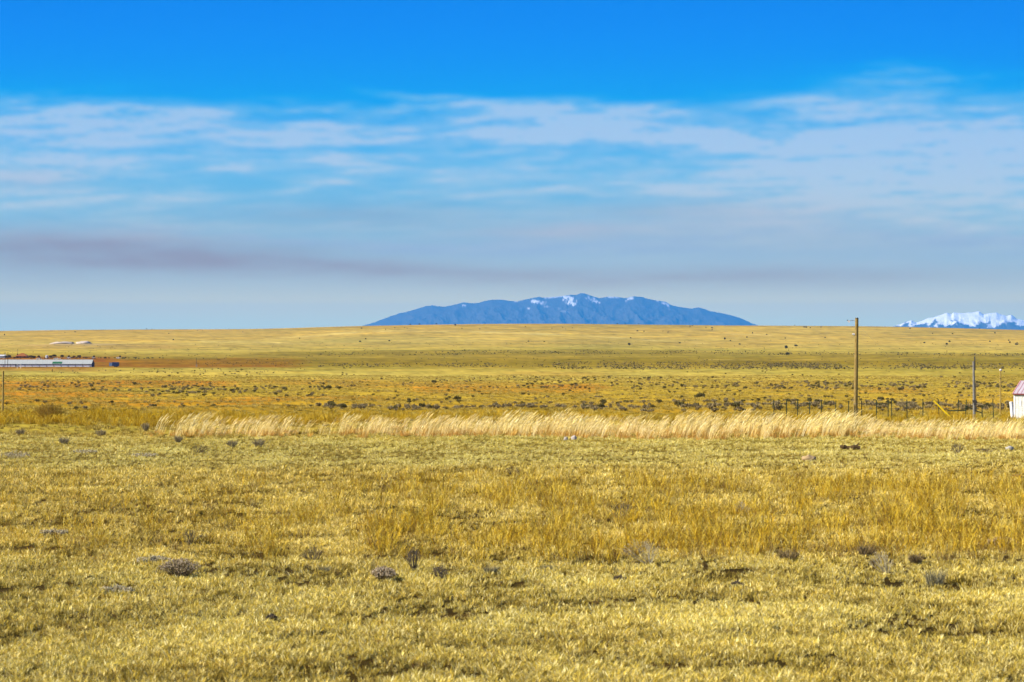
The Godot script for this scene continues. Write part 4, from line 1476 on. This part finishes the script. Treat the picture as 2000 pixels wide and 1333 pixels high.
		for x in [0.18, 0.8]:
			for z in [-0.8, 0.8]:
				part("wheel", tapered(0.22, 0.34, 0.34), dark, v, Vector3(q[1] * x, 0.34, z), Vector3(PI / 2, 0, 0))
	for q in [[122, 669.5, 42.0, 8.0, "left one of two low banks of bare white earth on the far slope"], [163, 669.0, 28.0, 9.0, "right one of two low banks of bare white earth on the far slope"]]:
		var bd := depth_of(q[1] - 3.0)
		var bank := part("earth_bank", rock_mesh(Vector3(q[2], q[3], 26.0), int(q[0]) + 5), paint(Color(0.44, 0.36, 0.29), 0.95), self, spot(q[0], bd))
		tag(bank, q[4], "earth bank")
	var leaf := [Color(0.045, 0.045, 0.03), Color(0.075, 0.07, 0.045), Color(0.03, 0.03, 0.025)]
	var reddish := [Color(0.13, 0.06, 0.03), Color(0.09, 0.05, 0.03)]
	for q in [[105, 3.6, 3.4, leaf, "biggest round dark tree in the farmyard"], [121, 3.3, 2.2, leaf, "dark tree just right of the biggest one"], [98, 2.6, 1.8, leaf, "small dark tree between tank and biggest tree"], [60, 2.5, 4.0, leaf, "wide low dark tree right of the farmhouse"], [48, 2.8, 2.4, leaf, "dark tree against the farmhouse's right corner"], [66, 2.0, 2.6, leaf, "low dark tree below the wide one"], [17, 3.0, 2.2, leaf, "dark tree between the white house and farmhouse"], [11, 2.2, 2.2, leaf, "small dark tree just right of the white house"], [75, 2.4, 1.4, leaf, "lone small dark tree halfway to the tank"], [134, 2.4, 1.0, leaf, "slim dark tree behind the pickup"], [144, 2.0, 2.2, reddish, "reddish brown bushy tree right of the pickup"], [154, 2.7, 2.2, leaf, "dark tree right of the reddish one"], [183, 2.3, 1.1, leaf, "slim dark tree beside the dull grey car"], [234, 2.6, 0.9, leaf, "slim dark tree beside the pale car"], [33.5, 4.2, 0.8, leaf, "narrow dark tree above the farmhouse roof"]]:
		var t := thing("farm_tree", q[4], "tree", spot(q[0], fd + (40.0 if q[0] == 33.5 else rng.randf_range(-25.0, 15.0))))
		part("trunk", tapered(q[1] * 0.6, 0.22, 0.12), wood, t, Vector3(0, q[1] * 0.3 - 0.1, 0))
		part("crown", shrub_blob(420, q[1], q[2], q[3], 0.6), leafy(0.3), t, Vector3(0, 0.2, 0))
	var low := thing("farm_scrub", "broken dark line of low scrub edging the farmyard", "scrub", Vector3.ZERO)
	low.set_meta("kind", "stuff")
	var where := []
	var tint := []
	for n in 120:
		var px := rng.randf_range(-20.0, 320.0)
		if px > 250 and rng.randf() < 0.7:
			continue
		var s := rng.randf_range(0.5, 1.1)
		where.append(turned(rng.randf() * TAU, Vector3(s * 1.6, s, s), spot(px, fd - 40.0 + rng.randf_range(-40.0, 50.0))))
		tint.append(Color.WHITE)
	scatter("scrub_clump", low, shrub_blob(120, 1.1, 1.0, leaf, 0.4), leafy(0.3), where, tint)


func _ready() -> void:
	rng.seed = 20240
	for n in [n_big, n_mid, n_fine, n_ridge]:
		n.noise_type = FastNoiseLite.TYPE_SIMPLEX_SMOOTH
	n_big.seed = 1
	n_big.frequency = 0.004
	n_big.fractal_octaves = 4
	n_mid.seed = 2
	n_mid.frequency = 0.02
	n_mid.fractal_octaves = 3
	n_fine.seed = 3
	n_fine.frequency = 0.02
	n_fine.fractal_octaves = 3
	grass_mat = leafy(0.5)
	light_and_air()
	plan_colours()
	build_land()
	build_range("mountain", "long blue forested mountain with patches of snow along its crest", 66000.0,
		PackedFloat32Array([690, 724, 752, 780, 796, 814, 832, 844, 860, 868, 886, 904, 924, 936, 948, 960, 980, 992, 1010, 1020, 1052, 1062, 1082, 1100, 1116, 1124, 1136, 1144, 1152, 1170, 1186, 1206, 1220, 1238, 1254, 1266, 1280, 1300, 1312, 1326, 1350, 1363, 1374, 1388, 1414, 1436, 1452, 1468, 1500]),
		PackedFloat32Array([641, 632.5, 622, 612.5, 609, 604, 598.5, 597, 599.5, 599.5, 596, 591.5, 593, 592, 588, 585.5, 586, 588, 589, 587, 580, 582, 580.5, 578.5, 576, 577, 572.8, 574, 577, 583, 580, 580.5, 582.8, 579.5, 580.5, 584.5, 586.8, 590, 596.5, 600, 603.5, 600.7, 603.5, 608.3, 613, 618.5, 624, 632, 642]), 8000.0, 0.80, 2.6, 11,
		[[1050, 591, 18, 5, 0.1, 0.9], [1112, 588, 16, 11, 0.5, 1.0], [1158, 588, 18, 6, 0.4, 1.0], [1078, 581, 26, 2.4, -0.12, 0.9], [1196, 580, 16, 2.2, 0.0, 1.0], [1232, 584, 11, 5, -0.5, 0.9], [1294, 591, 22, 3.6, 0.42, 1.0], [1018, 586, 16, 1.8, -0.25, 0.8], [906, 598, 7, 5, 0.3, 0.7], [1035, 604, 6, 1.6, 0, 0.9], [1065, 600, 10, 2, 0.1, 0.5], [1195, 605, 3, 1.6, 0, 0.8], [1105, 612, 10, 2.4, 0.2, 0.35], [1310, 606, 10, 1.6, 0.2, 0.4], [1092, 604, 4, 2, 0, 0.5]])
	build_range("snowy_mountain", "distant snow-covered mountain range with blue lower slopes", 60000.0,
		PackedFloat32Array([1735, 1757, 1781, 1791, 1804, 1815, 1824, 1840, 1851, 1859, 1863, 1880, 1900, 1913, 1922, 1935, 1946, 1958, 1967, 1976, 1988, 2000, 2040, 2080, 2120]),
		PackedFloat32Array([641, 634.5, 625.5, 631, 626, 621.5, 620.5, 615, 611, 615, 611, 612.5, 611, 608.5, 614.5, 612.5, 611, 615.5, 618, 615.5, 624, 626, 629, 634, 643]), 6500.0, 0.44, 4.2, 23)
	build_grass()
	build_fence()
	build_poles()
	build_shed()
	build_farm()
	near_plants()
	far_plants()
